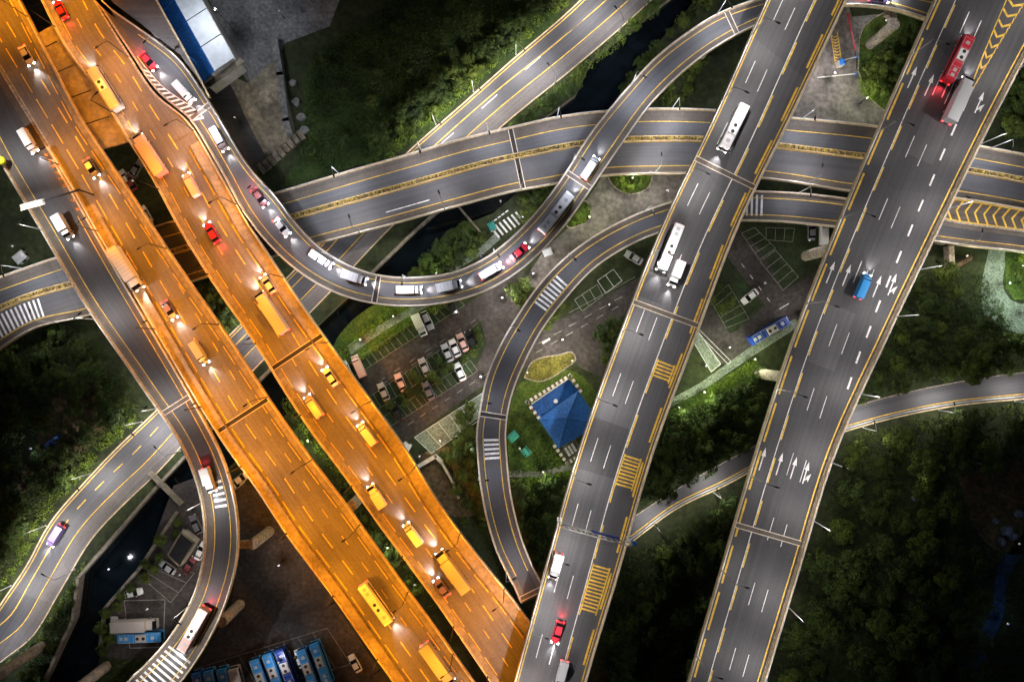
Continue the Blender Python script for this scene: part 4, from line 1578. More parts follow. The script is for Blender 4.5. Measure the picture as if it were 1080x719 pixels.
drive(B_, 'van', 'white', 388, 457, True, "white van level with the parking lot on the right orange carriageway")
drive(B_, 'minitruck', 'white', 398, 522, True, "small white truck at the middle of the right orange carriageway")
drive(B_, 'van', 'white', 436, 562, True, "white van behind the small white truck")
drive(B_, 'car', 'purple', 466, 618, True, "violet car low on the right orange carriageway")
drive(B_, 'truck', 'cream', 478, 600, True, "cream box truck beside the violet car")

# parked
park('van', 'pink', 379, 386, 114, "pale pink van parked alone at the left end of the lot road")
park('car', 'white', 366, 390, 114, "white car half hidden under the edge of the right orange carriageway")
park('minitruck', 'white', 443, 343, 294, "small white truck parked on the grass beside a black-windowed car")
park('suv', 'silver', 451, 338, 294, "silver car parked right of the small white truck")
park('car', 'silver', 472, 372, 114, "silver-grey car, left end of the row of four")
park('car', 'white', 480, 367, 114, "white car, second in the row of four")
park('car', 'pink', 488, 361, 114, "pinkish car, third in the row of four")
park('car', 'black', 497, 358, 114, "black car, right end of the row of four")
park('car', 'white', 485, 392, 114, "white car parked on the lower row close to the lower street")
park('car', 'cream', 448, 387, 114, "cream car parked alone in the middle of the lot")
park('car', 'pink', 423, 403, 114, "pink car parked lower left of the cream one")
park('car', 'cream', 405, 413, 114, "cream car nearest the orange carriageway in the lot")
park('car', 'grey', 452, 412, 114, "dark grey car parked below the cream one")
park('car', 'black', 418, 434, 114, "black car in the lowest row of the lot")
park('car', 'black', 477, 324, 114, "black car parked against the S-curved ramp")
park('car', 'white', 790, 313, 218, "white car parked alone on the dim grass bays at centre right")
park('van', 'white', 867, 247, 90, "white van in the upper bays beside the widest carriageway")
park('car', 'grey', 855, 244, 90, "grey car in the upper bays left of the white van")
park('car', 'white', 142, 624, 14, "white car parked above the white coach by the river")
park('car', 'silver', 178, 597, 145, "silver car parked at the corner of the fenced dark roof")
park('car', 'white', 122, 659, 93, "white car parked alone by the river wall")
park('car', 'maroon', 201, 595, 55, "dark red car parked against the left ramp")
park('suv', 'grey', 208, 552, 115, "grey car parked just under the left ramp edge")
park('car', 'silver', 200, 566, 140, "silver car parked above the dark roof")
park('car', 'white', 213, 580, 65, "white car half under the left ramp")
park('car', 'silver', 249, 511, 35, "silver car parked between the left ramp and the orange carriageway, lower one")
park('car', 'white', 255, 504, 35, "white car parked between the left ramp and the orange carriageway, upper one")
park('car', 'white', 375, 698, 118, "white car parked right of the blue buses")
park('car', 'white', 317, 693, 108, "white car parked between blue buses")
park('car', 'white', 133, 189, 120, "white car in the gap between the orange carriageways, left one")
park('car', 'maroon', 139, 193, 120, "dark red car in the gap between the orange carriageways")
park('car', 'grey', 145, 179, 60, "grey car highest in the gap between the orange carriageways")
park('car', 'white', 155, 227, 120, "white car lowest in the gap between the orange carriageways")
park('car', 'silver', 668, 272, 150, "silver car in the bays beside the centre-right carriageway")
g2 = "buses parked at the depot"
park('bus', 'sky', 279, 712, 110, "blue bus, leftmost of the middle row at the depot", g2)
park('bus', 'sky', 292, 706, 110, "blue bus second from left in the middle row at the depot", g2)
park('bus', 'navy', 305, 701, 110, "dark navy bus in the middle row at the depot", g2)
park('bus', 'sky', 328, 702, 110, "blue bus right of the small white car between buses", g2)
park('bus', 'sky', 341, 695, 110, "blue bus, rightmost of the depot row", g2)
park('bus', 'blue', 217, 726, 105, "blue bus with a pale cooling unit at the far left of the depot", g2)
park('bus', 'sky', 229, 724, 105, "blue bus in the middle of the left depot group", g2)
park('bus', 'sky', 243, 722, 105, "blue bus at the right of the left depot group", g2)
park('coach', 'cream', 255, 722, 105, "cream coach beside the left depot group", g2)
park('bus', 'sky', 152, 668, 2, "bright blue bus parked sideways by the river", g2)
park('truck', 'cream', 146, 656, 2, "cream box truck parked sideways beside the bright blue bus", g2)
park('bus', 'navy', 808, 349, 30, "navy bus parked diagonally on the service road", g2)


# ---------------------------------------------------------------- buildings
def uvdir(a, b):
    d = b - a
    return math.atan2(d.y, d.x)


# long blue and white roof at the top left
Pm = [W(152, -22, 9), W(213, 86, 9), W(247, 61, 9), W(186, -47, 9)]
r_lo, r_hi = W(161, 0, 9), None
par = empty("warehouse", (Pm[1].x, Pm[1].y, 0), "long warehouse with a half blue, half white metal roof beside the S-curved ramp", "building")
mb = MB()
mb.prism([(p.x, p.y) for p in Pm], 0.0, 8.0, wall_m)
mb.build("wall", par)
q0, q1 = Pm[0], Pm[1]
e0 = Pm[0].lerp(Pm[3], .42)
e1 = Pm[1].lerp(Pm[2], .42)


def slab(mb, a, b, c, d, m, th=.15):
    up = Vector((0, 0, th))
    mb.hexa([a, b, c, d], [a + up, b + up, c + up, d + up], m)


zup = Vector((0, 0, 1.5))
mb = MB()
slab(mb, q0 - Vector((0, 0, .9)), q1 - Vector((0, 0, .9)), e1 + zup * .3, e0 + zup * .3, blue_roof)
mb.build("roof", par)
mb = MB()
slab(mb, e0 + zup * .3, e1 + zup * .3, Pm[2] - Vector((0, 0, .1)), Pm[3] - Vector((0, 0, .1)), white_roof)
rf = mb.build("roof", par)
rf["label"] = "white roof half"
mb = MB()
for f in (0.08, 0.30, 0.52, 0.77):
    a, b = e0.lerp(e1, f) + zup * .3, Pm[3].lerp(Pm[2], f) - Vector((0, 0, .1))
    mb.tube(a + Vector((0, 0, .18)), b + Vector((0, 0, .18)), .1, .1, dark_steel, 5)
    a2 = q0.lerp(q1, f) - Vector((0, 0, .9))
    mb.tube(a2 + Vector((0, 0, .18)), a + Vector((0, 0, .18)), .08, .08, blue_roof, 5)
mb.build("roof_seam", par)
mb = MB()
d = Pm[2] - Pm[1]
c = (Pm[1] + Pm[2]) / 2
off = (Pm[1] - Pm[0]).normalized() * .9
mb.box((c.x + off.x, c.y + off.y, 7.7), (d.length + 2.5, 1.3, .25), dirty_conc, math.atan2(d.y, d.x))
mb.build("canopy", par)
mb = MB()
for f in (.15, .4, .65, .9):
    p = Pm[0].lerp(Pm[1], f)
    nrm = (Pm[0] - Pm[3]).normalized() * .03
    mb.box((p.x + nrm.x, p.y + nrm.y, 4.5), (3.0, .12, 1.4), glass_m, uvdir(Pm[0], Pm[1]))
mb.build("window", par)

# blue hipped roof with a flat blue terrace and a white balustrade
cx = W(592, 440, 0)
par = empty("pavilion", (cx.x, cx.y, 0), "garden building with a blue hipped roof, blue terrace and white balustrade", "building")
T = [W(561, 427, 5), W(600, 400, 5), W(612, 414, 5), W(570, 443, 5)]
Hh = [W(568, 442, 5), W(610, 412, 5), W(634, 447, 5), W(589, 473, 5)]
mb = MB()
mb.prism([(p.x, p.y) for p in T], 0, 3.6, wall_m)
mb.build("terrace_wall", par)
mb = MB()
mb.prism([(p.x, p.y) for p in T], 3.6, 3.75, blue_roof)
mb.build("terrace_roof", par)
mb = MB()
c = W(586, 423, 3.8)
mb.tube((c.x, c.y, 3.75), (c.x, c.y, 4.1), .55, .5, lamp_white if False else plaster, 16)
mb.tube((c.x, c.y, 4.1), (c.x, c.y, 4.4), .5, .1, plaster, 16)
mb.build("skylight_dome", par)
cc = sum(Hh, Vector()) / 4
sh = [cc + (p - cc) * .93 for p in Hh]
mb = MB()
mb.prism([(p.x, p.y) for p in sh], 0, 4.6, wall_m)
mb.build("wall", par)
mb = MB()
apx = cc + Vector((0, 0, 2.2))
apx1 = apx + (Hh[0] - cc) * 0.12 + (Hh[1] - cc) * .12
lo = [Vector((p.x, p.y, 4.6)) for p in Hh]
for i in range(4):
    j = (i + 1) % 4
    mb.face([lo[j], lo[i], Vector((apx1.x, apx1.y, 6.2))], blue_roof)
mb.face(lo, blue_roof)
fixnormals(mb.build("roof", par))
mb = MB()
ap3 = Vector((apx1.x, apx1.y, 6.25))
for p in lo:
    mb.tube(p + Vector((0, 0, .06)), ap3, .09, .09, blue_roof, 6)
mb.build("roof_ridge", par)


def balus(par, pts, z, n):
    mb = MB()
    for a, b in zip(pts[:-1], pts[1:]):
        A_w, B_w = W(*a, z), W(*b, z)
        L_ = (B_w - A_w).length
        k = max(2, int(L_ / 1.15))
        for i in range(k + 1):
            p = A_w.lerp(B_w, i / k)
            mb.box((p.x, p.y, z + .45), (.62, .75, .9), plaster, uvdir(A_w, B_w))
    mb.build("balustrade", par)
    mb = MB()
    for a, b in zip(pts[:-1], pts[1:]):
        A_w, B_w = W(*a, z), W(*b, z)
        c = (A_w + B_w) / 2
        mb.box((c.x, c.y, z + .25), ((B_w - A_w).length, .35, .3), brick_m, uvdir(A_w, B_w))
    mb.build("balustrade_rail", par)


balus(par, [(568, 440), (556, 424), (601, 396), (612, 412)], 3.75, 8)
balus(par, [(585, 470), (598, 488), (606, 483)], 3.0, 4)
mb = MB()
T2 = [W(589, 472, 3), W(606, 461, 3), (W(614, 475, 3)), W(598, 487, 3)]
mb.prism([(p.x, p.y) for p in T2], 0, 3.0, brick_m, dirty_conc)
for i in range(3):
    for j in range(3):
        p = T2[0].lerp(T2[1], .3 + .2 * i).lerp(T2[3].lerp(T2[2], .3 + .2 * i), .3 + .2 * j)
        mb.box((p.x, p.y, 3.3), (.6, .6, .6), plaster, .5)
mb.build("annex", par)
mb = MB()
d = T[3] - T[0]
for f in (.25, .55, .85):
    p = T[0].lerp(T[3], f)
    mb.box((p.x - .05, p.y - .05, 1.9), (1.1, .12, 1.3), glass_m, math.atan2(d.y, d.x))
mb.build("window", par)

# fenced dark flat roof beside the river car park
Q = [W(177, 585, 3.5), W(191, 561, 3.5), W(205, 572, 3.5), W(190, 597, 3.5)]
par = empty("shed", (Q[0].x, Q[0].y, 0), "low shed with a black flat roof and dirty pale rim in the riverside car park", "building")
mb = MB()
mb.prism([(p.x, p.y) for p in Q], 0, 3.3, wall_m)
mb.build("wall", par)
mb = MB()
mb.prism([(p.x, p.y) for p in Q], 3.3, 3.4, mat("bitumen", (0.01, 0.01, 0.012), .9, var=.3, scale=.8))
mb.build("roof", par)
mb = MB()
for i in range(4):
    a, b = Q[i], Q[(i + 1) % 4]
    c = (a + b) / 2
    mb.box((c.x, c.y, 3.55), ((b - a).length + .3, .35, .3), dirty_conc, uvdir(a, b))
mb.build("roof_rim", par)


# small kiosks
def kiosk(x, y, s, h, m, ang, lab, name="kiosk"):
    p = W(x, y, 0)
    par = empty(name, p, lab, name.replace("_", " "), None, R(ang))
    mb = MB()
    mb.box((0, 0, h / 2), (s, s * .8, h), wall_m)
    mb.build("wall", par, True)
    mb = MB()
    mb.box((0, 0, h + .1), (s * 1.15, s * .95, .2), m, 0, .9)
    mb.box((0, 0, h + .25), (s * .9, s * .7, .12), m, 0, .8)
    mb.build("roof", par, True)
    mb = MB()
    mb.box((0, -s * .4 - .02, h * .5), (s * .4, .05, h * .6), glass_m)
    mb.build("window", par, True)
    mb = MB()
    mb.box((s * .5 + .02, 0, h * .42), (.05, s * .3, h * .8), dark_steel)
    mb.build("door", par, True)


kiosk(429, 471, 2.2, 2.4, white_roof, 60, "small white-roofed kiosk beside the right orange carriageway")
kiosk(577, 267, 1.9, 2.2, white_roof, 20, "small pale equipment hut between the two curved ramps", "equipment_hut")
kiosk(884, 69, 1.4, 2.4, blue_roof, 100, "blue toll booth on the junction at top right", "toll_booth")
kiosk(541, 459, 2.2, 2.2, teal_m, 40, "teal-roofed garden hut beside the dark curved ramp", "garden_hut")
kiosk(25, 272, 2.6, 1.6, steel, 40, "white air conditioning housing near the left edge", "equipment_hut")
kiosk(519, 240, 1.8, 2.4, teal_m, 300, "teal-roofed guard box beside the zebra crossing", "guard_box")

# barrier arms at the toll booth
for x0, y0, x1, y1, lab in ((888, 64, 904, 60, "white barrier arm above the toll booth"), (862, 82, 903, 78, "long white barrier arm below the toll booth")):
    a, b = W(x0, y0, 1.0), W(x1, y1, 1.0)
    par = empty("barrier_gate", (a.x, a.y, 0), lab, "barrier gate", "toll barriers")
    mb = MB()
    mb.tube(a, b, .14, .10, plaster, 6)
    mb.build("barrier_arm", par)
    mb = MB()
    mb.box((b.x, b.y, .55), (.4, .4, 1.1), PAINT['blue'])
    mb.build("post", par)
# red rail
a, b = W(894, 14, 1), W(902, 52, 1)
mb = MB()
mb.tube(a, b, .16, .16, PAINT['red'], 6)
for f in (0, .25, .5, .75, 1):
    p = a.lerp(b, f)
    mb.tube((p.x, p.y, 0), p, .06, .06, PAINT['red'], 6)
tag(mb.build("guard_rail"), "red guard rail beside the toll road at the top right", "guard rail")

# teal bench table in the garden
p = W(555, 476, 0)
par = empty("picnic_table", p, "teal picnic table on the lawn left of the blue hipped roof", "picnic table", None, R(-50))
mb = MB()
mb.box((0, 0, .75), (2.2, .9, .08), teal_m)
mb.build("table_top", par, True)
for y in (-.8, .8):
    mb = MB()
    mb.box((0, y, .45), (2.2, .35, .06), teal_m)
    mb.build("seat", par, True)
for x in (-.8, .8):
    mb = MB()
    mb.box((x, 0, .36), (.1, 1.7, .08), dark_steel)
    mb.box((x, 0, .38), (.1, .3, .68), dark_steel)
    mb.build("leg", par, True)

# broken perimeter walls at the top left
mb = MB()
wall_line(mb, [(291, 44), (297, 80), (303, 128), (307, 142)], 1.6, 1.6, paving)
tag(mb.build("perimeter_wall"), "thick grey perimeter wall running down the right side of the concrete lot", "wall")
k = 0
for i in range(9):
    x = 318 - 5.2 * i
    y = 143 + 4.4 * i
    p = W(x, y, 0)
    mb = MB()
    h = random.uniform(.5, 1.1)
    mb.box((p.x, p.y, h / 2), (1.35, 2.6, h), dirty_conc if i != 3 else dirt_m, R(38 + random.uniform(-6, 6)), .92)
    mb.box((p.x + .1, p.y - .1, h + .08), (1.1, 2.2, .15), dirty_conc, R(40), .9)
    tag(mb.build("concrete_block"), "broken concrete block, %s from the right in the row below the stained lot" % ORD[i], "concrete block", "row of broken blocks")
for i, (x, y) in enumerate([(309, 88), (313, 108), (318, 124), (322, 138)]):
    p = W(x, y, 0)
    mb = MB()
    mb.prism([(p.x + random.uniform(.6, 1.3) * math.cos(a), p.y + random.uniform(.6, 1.3) * math.sin(a)) for a in [j * math.pi / 4 for j in range(8)]], 0, .7, paving)
    tag(mb.build("rubble_heap"), "pale rubble heap outside the perimeter wall, %s from the top" % ORD[i], "rubble heap", "rubble along the perimeter wall")

tarp_m = mat('grey_tarpaulin', (.12, .14, .2), .7, var=.6, scale=1.5, fine=3)
for i, (x, y, s) in enumerate([(1061, 559, 1.5), (1056, 571, 1.1), (1067, 565, 1.2), (1050, 549, .9), (1074, 541, 1.2), (1009, 529, .7), (974, 517, .8), (965, 525, 1.0)]):
    p = W(x, y, 0)
    mb = MB()
    mb.tube((p.x, p.y, 0), (p.x, p.y, s * .6), s, s * .75, tarp_m, 9)
    mb.tube((p.x, p.y, s * .6), (p.x + .2, p.y, s * .85), s * .75, s * .3, tarp_m, 9)
    tag(mb.build("tarpaulin_heap"), "%s pale tarpaulin-covered heap in the dark lot at lower right" % ["largest", "second largest", "third", "fourth", "fifth", "tiny separate", "small left", "leftmost round"][i], "covered heap", "covered heaps in the dark lot")
a, b = W(1029, 487, 2), W(1057, 496, 2)
mb = MB()
mb.tube(a, b, .22, .22, steel, 8)
for p in (a, b):
    mb.tube((p.x, p.y, 0), p, .12, .12, steel, 6)
tag(mb.build("pipe"), "long pale pipe on supports in the dark lot at lower right", "pipe")
for (x, y, s, m_, lab) in ((52, 468, 1.8, PAINT['navy'], "blue tarpaulin sheet in the dark scrub at left"), (60, 461, 1.0, PAINT['blue'], "small blue tarpaulin beside the larger one at left")):
    p = W(x, y, 0)
    mb = MB()
    mb.box((p.x, p.y, .3), (s * 1.6, s, .6), m_, .6, .6)
    tag(mb.build("tarpaulin"), lab, "tarpaulin")
# crash barrel ball at the left edge
p = W(8, 172, 14)
par = empty("warning_beacon", p, "yellow-green ball beacon on the left ramp's parapet", "beacon")
mb = MB()
for i in range(8):
    a0, a1 = -math.pi / 2 + math.pi * i / 8, -math.pi / 2 + math.pi * (i + 1) / 8
    mb.tube((0, 0, 2.2 + .95 * math.sin(a0)), (0, 0, 2.2 + .95 * math.sin(a1)), max(.01, .95 * math.cos(a0)), max(.01, .95 * math.cos(a1)), mat("beacon_yellow", (.65, .75, .03), .5, var=0), 16, False)
mb.build("ball", par, True)
mb = MB()
mb.tube((0, 0, 0), (0, 0, 1.4), .08, .08, steel, 6)
mb.build("post", par, True)
# stacked orange cones on the gore of the left carriageway
cone_m = PAINT['orange']
cproto = None
for i, (x, y) in enumerate([(50, 163), (53, 170), (56, 176), (60, 183), (63, 190), (67, 197), (72, 214), (76, 224)]):
    t, d = Cc_.find(x, y)
    p = Cc_.pt(t, -1.1, .02)[0]
    lab = "orange traffic cone, %s from the top beside the left ramp's inner edge" % ORD[i]
    if cproto is None:
        cproto = empty("traffic_cone", p, lab, "traffic cone", "cones beside the left ramp")
        mb = MB()
        mb.box((0, 0, .04), (.62, .62, .08), cone_m)
        mb.build("base", cproto, True)
        mb = MB()
        mb.tube((0, 0, .08), (0, 0, .95), .26, .05, cone_m, 10)
        mb.tube((0, 0, .42), (0, 0, .6), .185, .15, plaster, 10)
        mb.build("cone", cproto, True)
    else:
        c = copy_thing(cproto, p, random.random(), lab)
        c["category"] = "traffic cone"

# sign gantry over the centre-right carriageway
t = E_.find(628, 557)[0]
a, _ = E_.pt(t, 0.2)
b, _ = E_.pt(t, -0.2)
par = empty("sign_gantry", (a.x, a.y, 21), "white truss gantry spanning the centre-right carriageway", "gantry")
for p in (a, b):
    mb = MB()
    mb.tube((p.x, p.y, 21.8), (p.x, p.y, 28), .25, .2, steel, 8)
    mb.box((p.x, p.y, 21.9), (.9, .9, .3), steel)
    mb.build("post", par)
mb = MB()
for off, z in ((-.35, 27.2), (.35, 27.2), (-.35, 27.9), (.35, 27.9)):
    v = E_.dir(t) * off
    mb.tube((a.x + v.x, a.y + v.y, z), (b.x + v.x, b.y + v.y, z), .07, .07, plaster, 6)
n = 12
for i in range(n):
    p, q = a.lerp(b, i / n), a.lerp(b, (i + 1) / n)
    v = E_.dir(t) * .35
    mb.tube((p.x - v.x, p.y - v.y, 27.9), (q.x + v.x, q.y + v.y, 27.9), .045, .045, plaster, 5)
    mb.tube((p.x - v.x, p.y - v.y, 27.2), (q.x - v.x, q.y - v.y, 27.9), .045, .045, plaster, 5)
mb.build("truss", par)
mb = MB()
e = (b - a).normalized()
c = a.lerp(b, .62)
v = E_.dir(t) * -.5
mb.box((c.x + v.x, c.y + v.y, 27.2), (6, .12, 2.2), PAINT['navy'], math.atan2(e.y, e.x))
mb.build("sign_panel", par)
mb = MB()
c = b + e * .8
mb.box((c.x, c.y, 25), (1.1, .6, 1.4), PAINT['blue'], math.atan2(e.y, e.x))
mb.build("control_box", par)

# cantilever sign arm over the left ramp
t, d = A_.find(84, 199)
pz = 14
par = empty("sign_gantry", W(83, 200, 14), "cantilever sign arm with a pale panel reaching over the left ramp", "gantry")
a, b = W(83, 200, 20), W(46, 212, 20)
c2 = W(20, 219, 20)
mb = MB()
f = W(84, 199.5, 14)
mb.tube((a.x, a.y, 14), a, .22, .18, dark_steel, 8)
mb.build("post", par)
mb = MB()
mb.tube(a, b, .16, .12, dark_steel, 8)
mb.tube(a - Vector((0, .0, .6)), b - Vector((0, 0, .5)), .1, .1, dark_steel, 8)
mb.build("sign_arm", par)
mb = MB()
d = c2 - b
cc = (b + c2) / 2
mb.box((cc.x, cc.y, 19.8), (d.length, 1.3, .35), plaster, math.atan2(d.y, d.x), .85)
mb.build("sign_panel", par)

# L-shaped planter at the right
p = W(1005, 276, 0)
par = empty("planter_wall", p, "L-shaped pale concrete retaining wall below the chevron gore", "retaining wall", None)
mb = MB()
wall_line(mb, [(998, 262), (999, 283), (1003, 284)], 1.4, 2.2, concrete)
wall_line(mb, [(1003, 284), (1022, 272)], 1.0, 1.2, dirt_m)
mb.build("wall", par)
# retaining edge between orange carriageways
mb = MB()
wall_line(mb, [(325, 492), (362, 540), (395, 585), (430, 635)], .8, 1.6, wall_m)
tag(mb.build("boundary_wall"), "thin pale boundary wall in the gap between the orange carriageways", "wall")
mb = MB()
wall_line(mb, [(480, 214), (498, 235), (511, 250)], .5, 1.0, stone_m)
tag(mb.build("boundary_wall"), "low wall running down from the cross viaduct to the zebra crossing", "wall")
mb = MB()
wall_line(mb, [(160, 498), (192, 530)], 1.0, 1.2, stone_m)
tag(mb.build("boundary_wall"), "low stone wall at the upper end of the lower river", "wall")
mb = MB()
wall_line(mb, [(466, 486), (478, 508), (484, 524)], .5, 1.4, wall_m)
wall_line(mb, [(440, 492), (460, 480), (466, 486)], .9, 1.4, wall_m)
tag(mb.build("boundary_wall"), "angled pale wall on the rough ground right of the orange carriageways", "wall")


# ---- ground markings: parking bays, zebra crossing, lane dashes
def gline(mb, x0, y0, x1, y1, w_=0.14, m=white_p, z=.022):
    a, b = W(x0, y0), W(x1, y1)
    d = b - a
    n = Vector((-d.y, d.x, 0)).normalized() * (w_ / 2)
    q = [a - n, b - n, b + n, a + n]
    mb.face([(p.x, p.y, z) for p in q], m)


def bays(name, a0, a1, b0, b1, n, w_=.13, m=None):
    """row of parking bays: fence-like lines from edge a0-a1 to edge b0-b1"""
    mb = MB()
    for i in range(n + 1):
        f = i / n
        gline(mb, a0[0] + (a1[0] - a0[0]) * f, a0[1] + (a1[1] - a0[1]) * f, b0[0] + (b1[0] - b0[0]) * f, b0[1] + (b1[1] - b0[1]) * f, w_, m or white_p)
    gline(mb, *a0, *a1, w_, m or white_p, .026)
    gline(mb, *b0, *b1, w_, m or white_p, .026)
    structure(mb.build(name))


faded = mat("faded_paint", (0.26, 0.25, 0.22), .8, var=.5, scale=1.2)
mb = MB()
for i in range(7):
    x, y = 518 + i * 4.3, 240 - i * 2.7
    gline(mb, x, y, x + 8.5, y + 10.5, .5)
for i in range(5):
    gline(mb, 517 + i * 4, 236 - i * 3, 520 + i * 4, 234 - i * 3, .3)
structure(mb.build("zebra_crossing_paint"))
bays("bay_lines", (630, 296), (647, 284), (639, 309), (656, 296), 2)
bays("bay_lines", (606, 316), (630, 300), (614, 328), (636, 312), 3, m=faded)
bays("bay_lines", (782, 246), (801, 274), (796, 240), (818, 262), 4, m=faded)
bays("bay_lines", (808, 240), (838, 241), (808, 253), (836, 255), 3, m=faded)
bays("bay_lines", (802, 276), (826, 306), (818, 264), (842, 292), 4, m=faded)
bays("bay_lines", (437, 461), (511, 413), (455, 478), (518, 434), 6, .12)
bays("bay_lines", (727, 353), (735, 347), (750, 392), (760, 384), 1, .12)
bays("bay_lines", (150, 609), (165, 592), (180, 635), (205, 604), 3, m=faded)
bays("bay_lines", (131, 633), (174, 632), (137, 683), (172, 682), 1, .2, m=faded)
bays("bay_lines", (388, 419), (500, 345), (396, 433), (508, 360), 20, .1, m=faded)
bays("bay_lines", (400, 442), (496, 380), (408, 452), (504, 391), 18, .1, m=faded)
bays("bay_lines", (372, 398), (490, 322), (364, 386), (480, 312), 18, .1, m=faded)
bays("bay_lines", (750, 318), (766, 346), (768, 300), (790, 336), 5, .1, m=faded)
bays("bay_lines", (205, 705), (345, 662), (225, 740), (370, 700), 9, .12, m=faded)
bays("bay_lines", (730, 345), (768, 384), (733, 343), (771, 381), 0 + 1, .12)
mb = MB()
for i in range(7):
    gline(mb, 400 + i * 16, 402 - i * 10.2, 406 + i * 16, 398 - i * 10.2, .15, faded)
    gline(mb, 430 + i * 13, 448 - i * 8.4, 436 + i * 13, 444 - i * 8.4, .15, faded)
    gline(mb, 402 + i * 16, 406 - i * 10.2, 408 + i * 16, 402 - i * 10.2, .15, faded)
for i in range(6):
    gline(mb, 565 + i * 16, 372 - i * 9, 572 + i * 16, 368 - i * 9, .18, faded)
    gline(mb, 568 + i * 16, 362 - i * 9, 576 + i * 16, 358 - i * 9, .18, faded)
for i in range(4):
    gline(mb, 782 + i * 9, 278 + i * 12, 785 + i * 9, 282 + i * 12, .18, white_p)
gline(mb, 572, 362, 580, 357, .5)
gline(mb, 822, 326, 832, 320, .25)
gline(mb, 600, 330, 670, 292, .12, faded)
for i in range(9):   # yellow ladder at the toll booth
    y = 38 + i * 3.2
    x = 877 + i * 0.5
    gline(mb, x, y, x + 3, y + 1.6, .22, yellow_p)
    gline(mb, x + 3, y + 1.6, x + 6, y, .22, yellow_p)
gline(mb, 876, 34, 881, 68, .18, yellow_p)
gline(mb, 883, 34, 888, 68, .18, yellow_p)
structure(mb.build("street_marking_paint"))


# ---------------------------------------------------------------- vegetation
rng = np.random.default_rng(5)


def leaves(n, cen, rad, size, up=0.5):
    """n leaf-spray quads on/inside ellipsoid shells; returns verts (4n,3)"""
    d = rng.normal(size=(n, 3))
    d /= np.linalg.norm(d, axis=1)[:, None]
    r = rng.uniform(0.55, 1.05, n) ** 0.6
    c = cen + d * r[:, None] * rad
    nr = d * 0.8 + rng.normal(size=(n, 3)) * 0.5 + np.array([0, 0, up])
    nr /= np.linalg.norm(nr, axis=1)[:, None]
    u = np.cross(nr, rng.normal(size=(n, 3)))
    u /= np.linalg.norm(u, axis=1)[:, None]
    v = np.cross(nr, u)
    s = size * rng.uniform(.6, 1.4, n)[:, None]
    q = np.stack([c - u * s * .5, c + v * s * .32, c + u * s * .5, c - v * s * .32], 1)
    return q.reshape(-1, 3)


def leaf_mesh(name, V, m):
    me = bpy.data.meshes.new(name)
    n = len(V) // 4
    me.vertices.add(4 * n)
    me.vertices.foreach_set("co", V.astype(np.float32).ravel())
    me.loops.add(4 * n)
    me.loops.foreach_set("vertex_index", np.arange(4 * n, dtype=np.int32))
    me.polygons.add(n)
    me.polygons.foreach_set("loop_start", np.arange(0, 4 * n, 4, dtype=np.int32))
    me.polygons.foreach_set("loop_total", np.full(n, 4, dtype=np.int32))
    me.materials.append(m)
    me.update(calc_edges=True)
    return me


def tree_proto(m, rad, h, nleaf, lab):
    root = empty("tree", (0, 0, 0))
    V = []
    k = random.randint(9, 13)
    cl = []
    for i in range(k):
        a = random.uniform(0, 2 * math.pi)
        rr = rad * random.uniform(.15, .75) if i else 0
        cz = h * .68 + random.uniform(-.12, .22) * h - rr * .25
        rd = rad * random.uniform(.28, .5)
        cl.append((rr * math.cos(a), rr * math.sin(a), cz, rd))
    for x, y, z, r_ in cl:
        V.append(leaves(int(nleaf / k), np.array([x, y, z]), np.array([r_, r_, r_ * .75]), 0.42))
    # loose outer sprays for an uneven outline
    for i in range(26):
        a = random.uniform(0, 2 * math.pi)
        rr = rad * random.uniform(.7, 1.1)
        V.append(leaves(int(nleaf * .012), np.array([rr * math.cos(a), rr * math.sin(a), h * random.uniform(.5, .72)]), np.array([.6, .6, .4]), 0.4))
    me = leaf_mesh("crown", np.concatenate(V), m)
    o = bpy.data.objects.new("crown", me)
    C.objects.link(o)
    o.parent = root
    mb = MB()
    mb.tube((0, 0, 0), (0, 0, h * .45), .22, .14, bark_m, 8)
    for x, y, z, r_ in cl[:6]:
        mb.tube((0, 0, h * .35), (x * .8, y * .8, z - r_ * .3), .1, .04, bark_m, 5)
    mb.build("trunk", root, True)
    return root


TP = [tree_proto(leaf_d, 3.4, 7.5, 2600, ''), tree_proto(leaf_m, 3.0, 6.5, 2300, ''), tree_proto(leaf_d, 2.6, 6.0, 2000, ''), tree_proto(leaf_m, 2.1, 5.0, 1500, '')]
BP = []
for m_, r_, h_ in ((leaf_m, 1.2, 1.8), (leaf_d, 1.0, 1.5)):
    root = empty("bush", (0, 0, 0))
    V = [leaves(110, np.array([r_ * .5 * math.cos(a), r_ * .5 * math.sin(a), h_ * .55]), np.array([r_ * .6, r_ * .6, h_ * .5]), .3) for a in (0, 1.3, 2.6, 3.9, 5.2)]
    o = bpy.data.objects.new("foliage", leaf_mesh("foliage", np.concatenate(V), m_))
    C.objects.link(o)
    o.parent = root
    mb = MB()
    for a in (0, 2, 4):
        mb.tube((0, 0, 0), (.4 * math.cos(a), .4 * math.sin(a), h_ * .6), .05, .02, bark_m, 5)
    mb.build("stem", root, True)
    BP.append(root)
_used = {}


def roadmask(x, y, z=3):
    """true when a ground point lies on a ground road"""
    for rd in (K_, J_):
        t, d = rd.find(x, y)
        l, r = rd.row(t)
        if -1.0 < d < np.linalg.norm(r - l) + 1.0 and 1 < t < rd.len - 1:
            return True
    return False


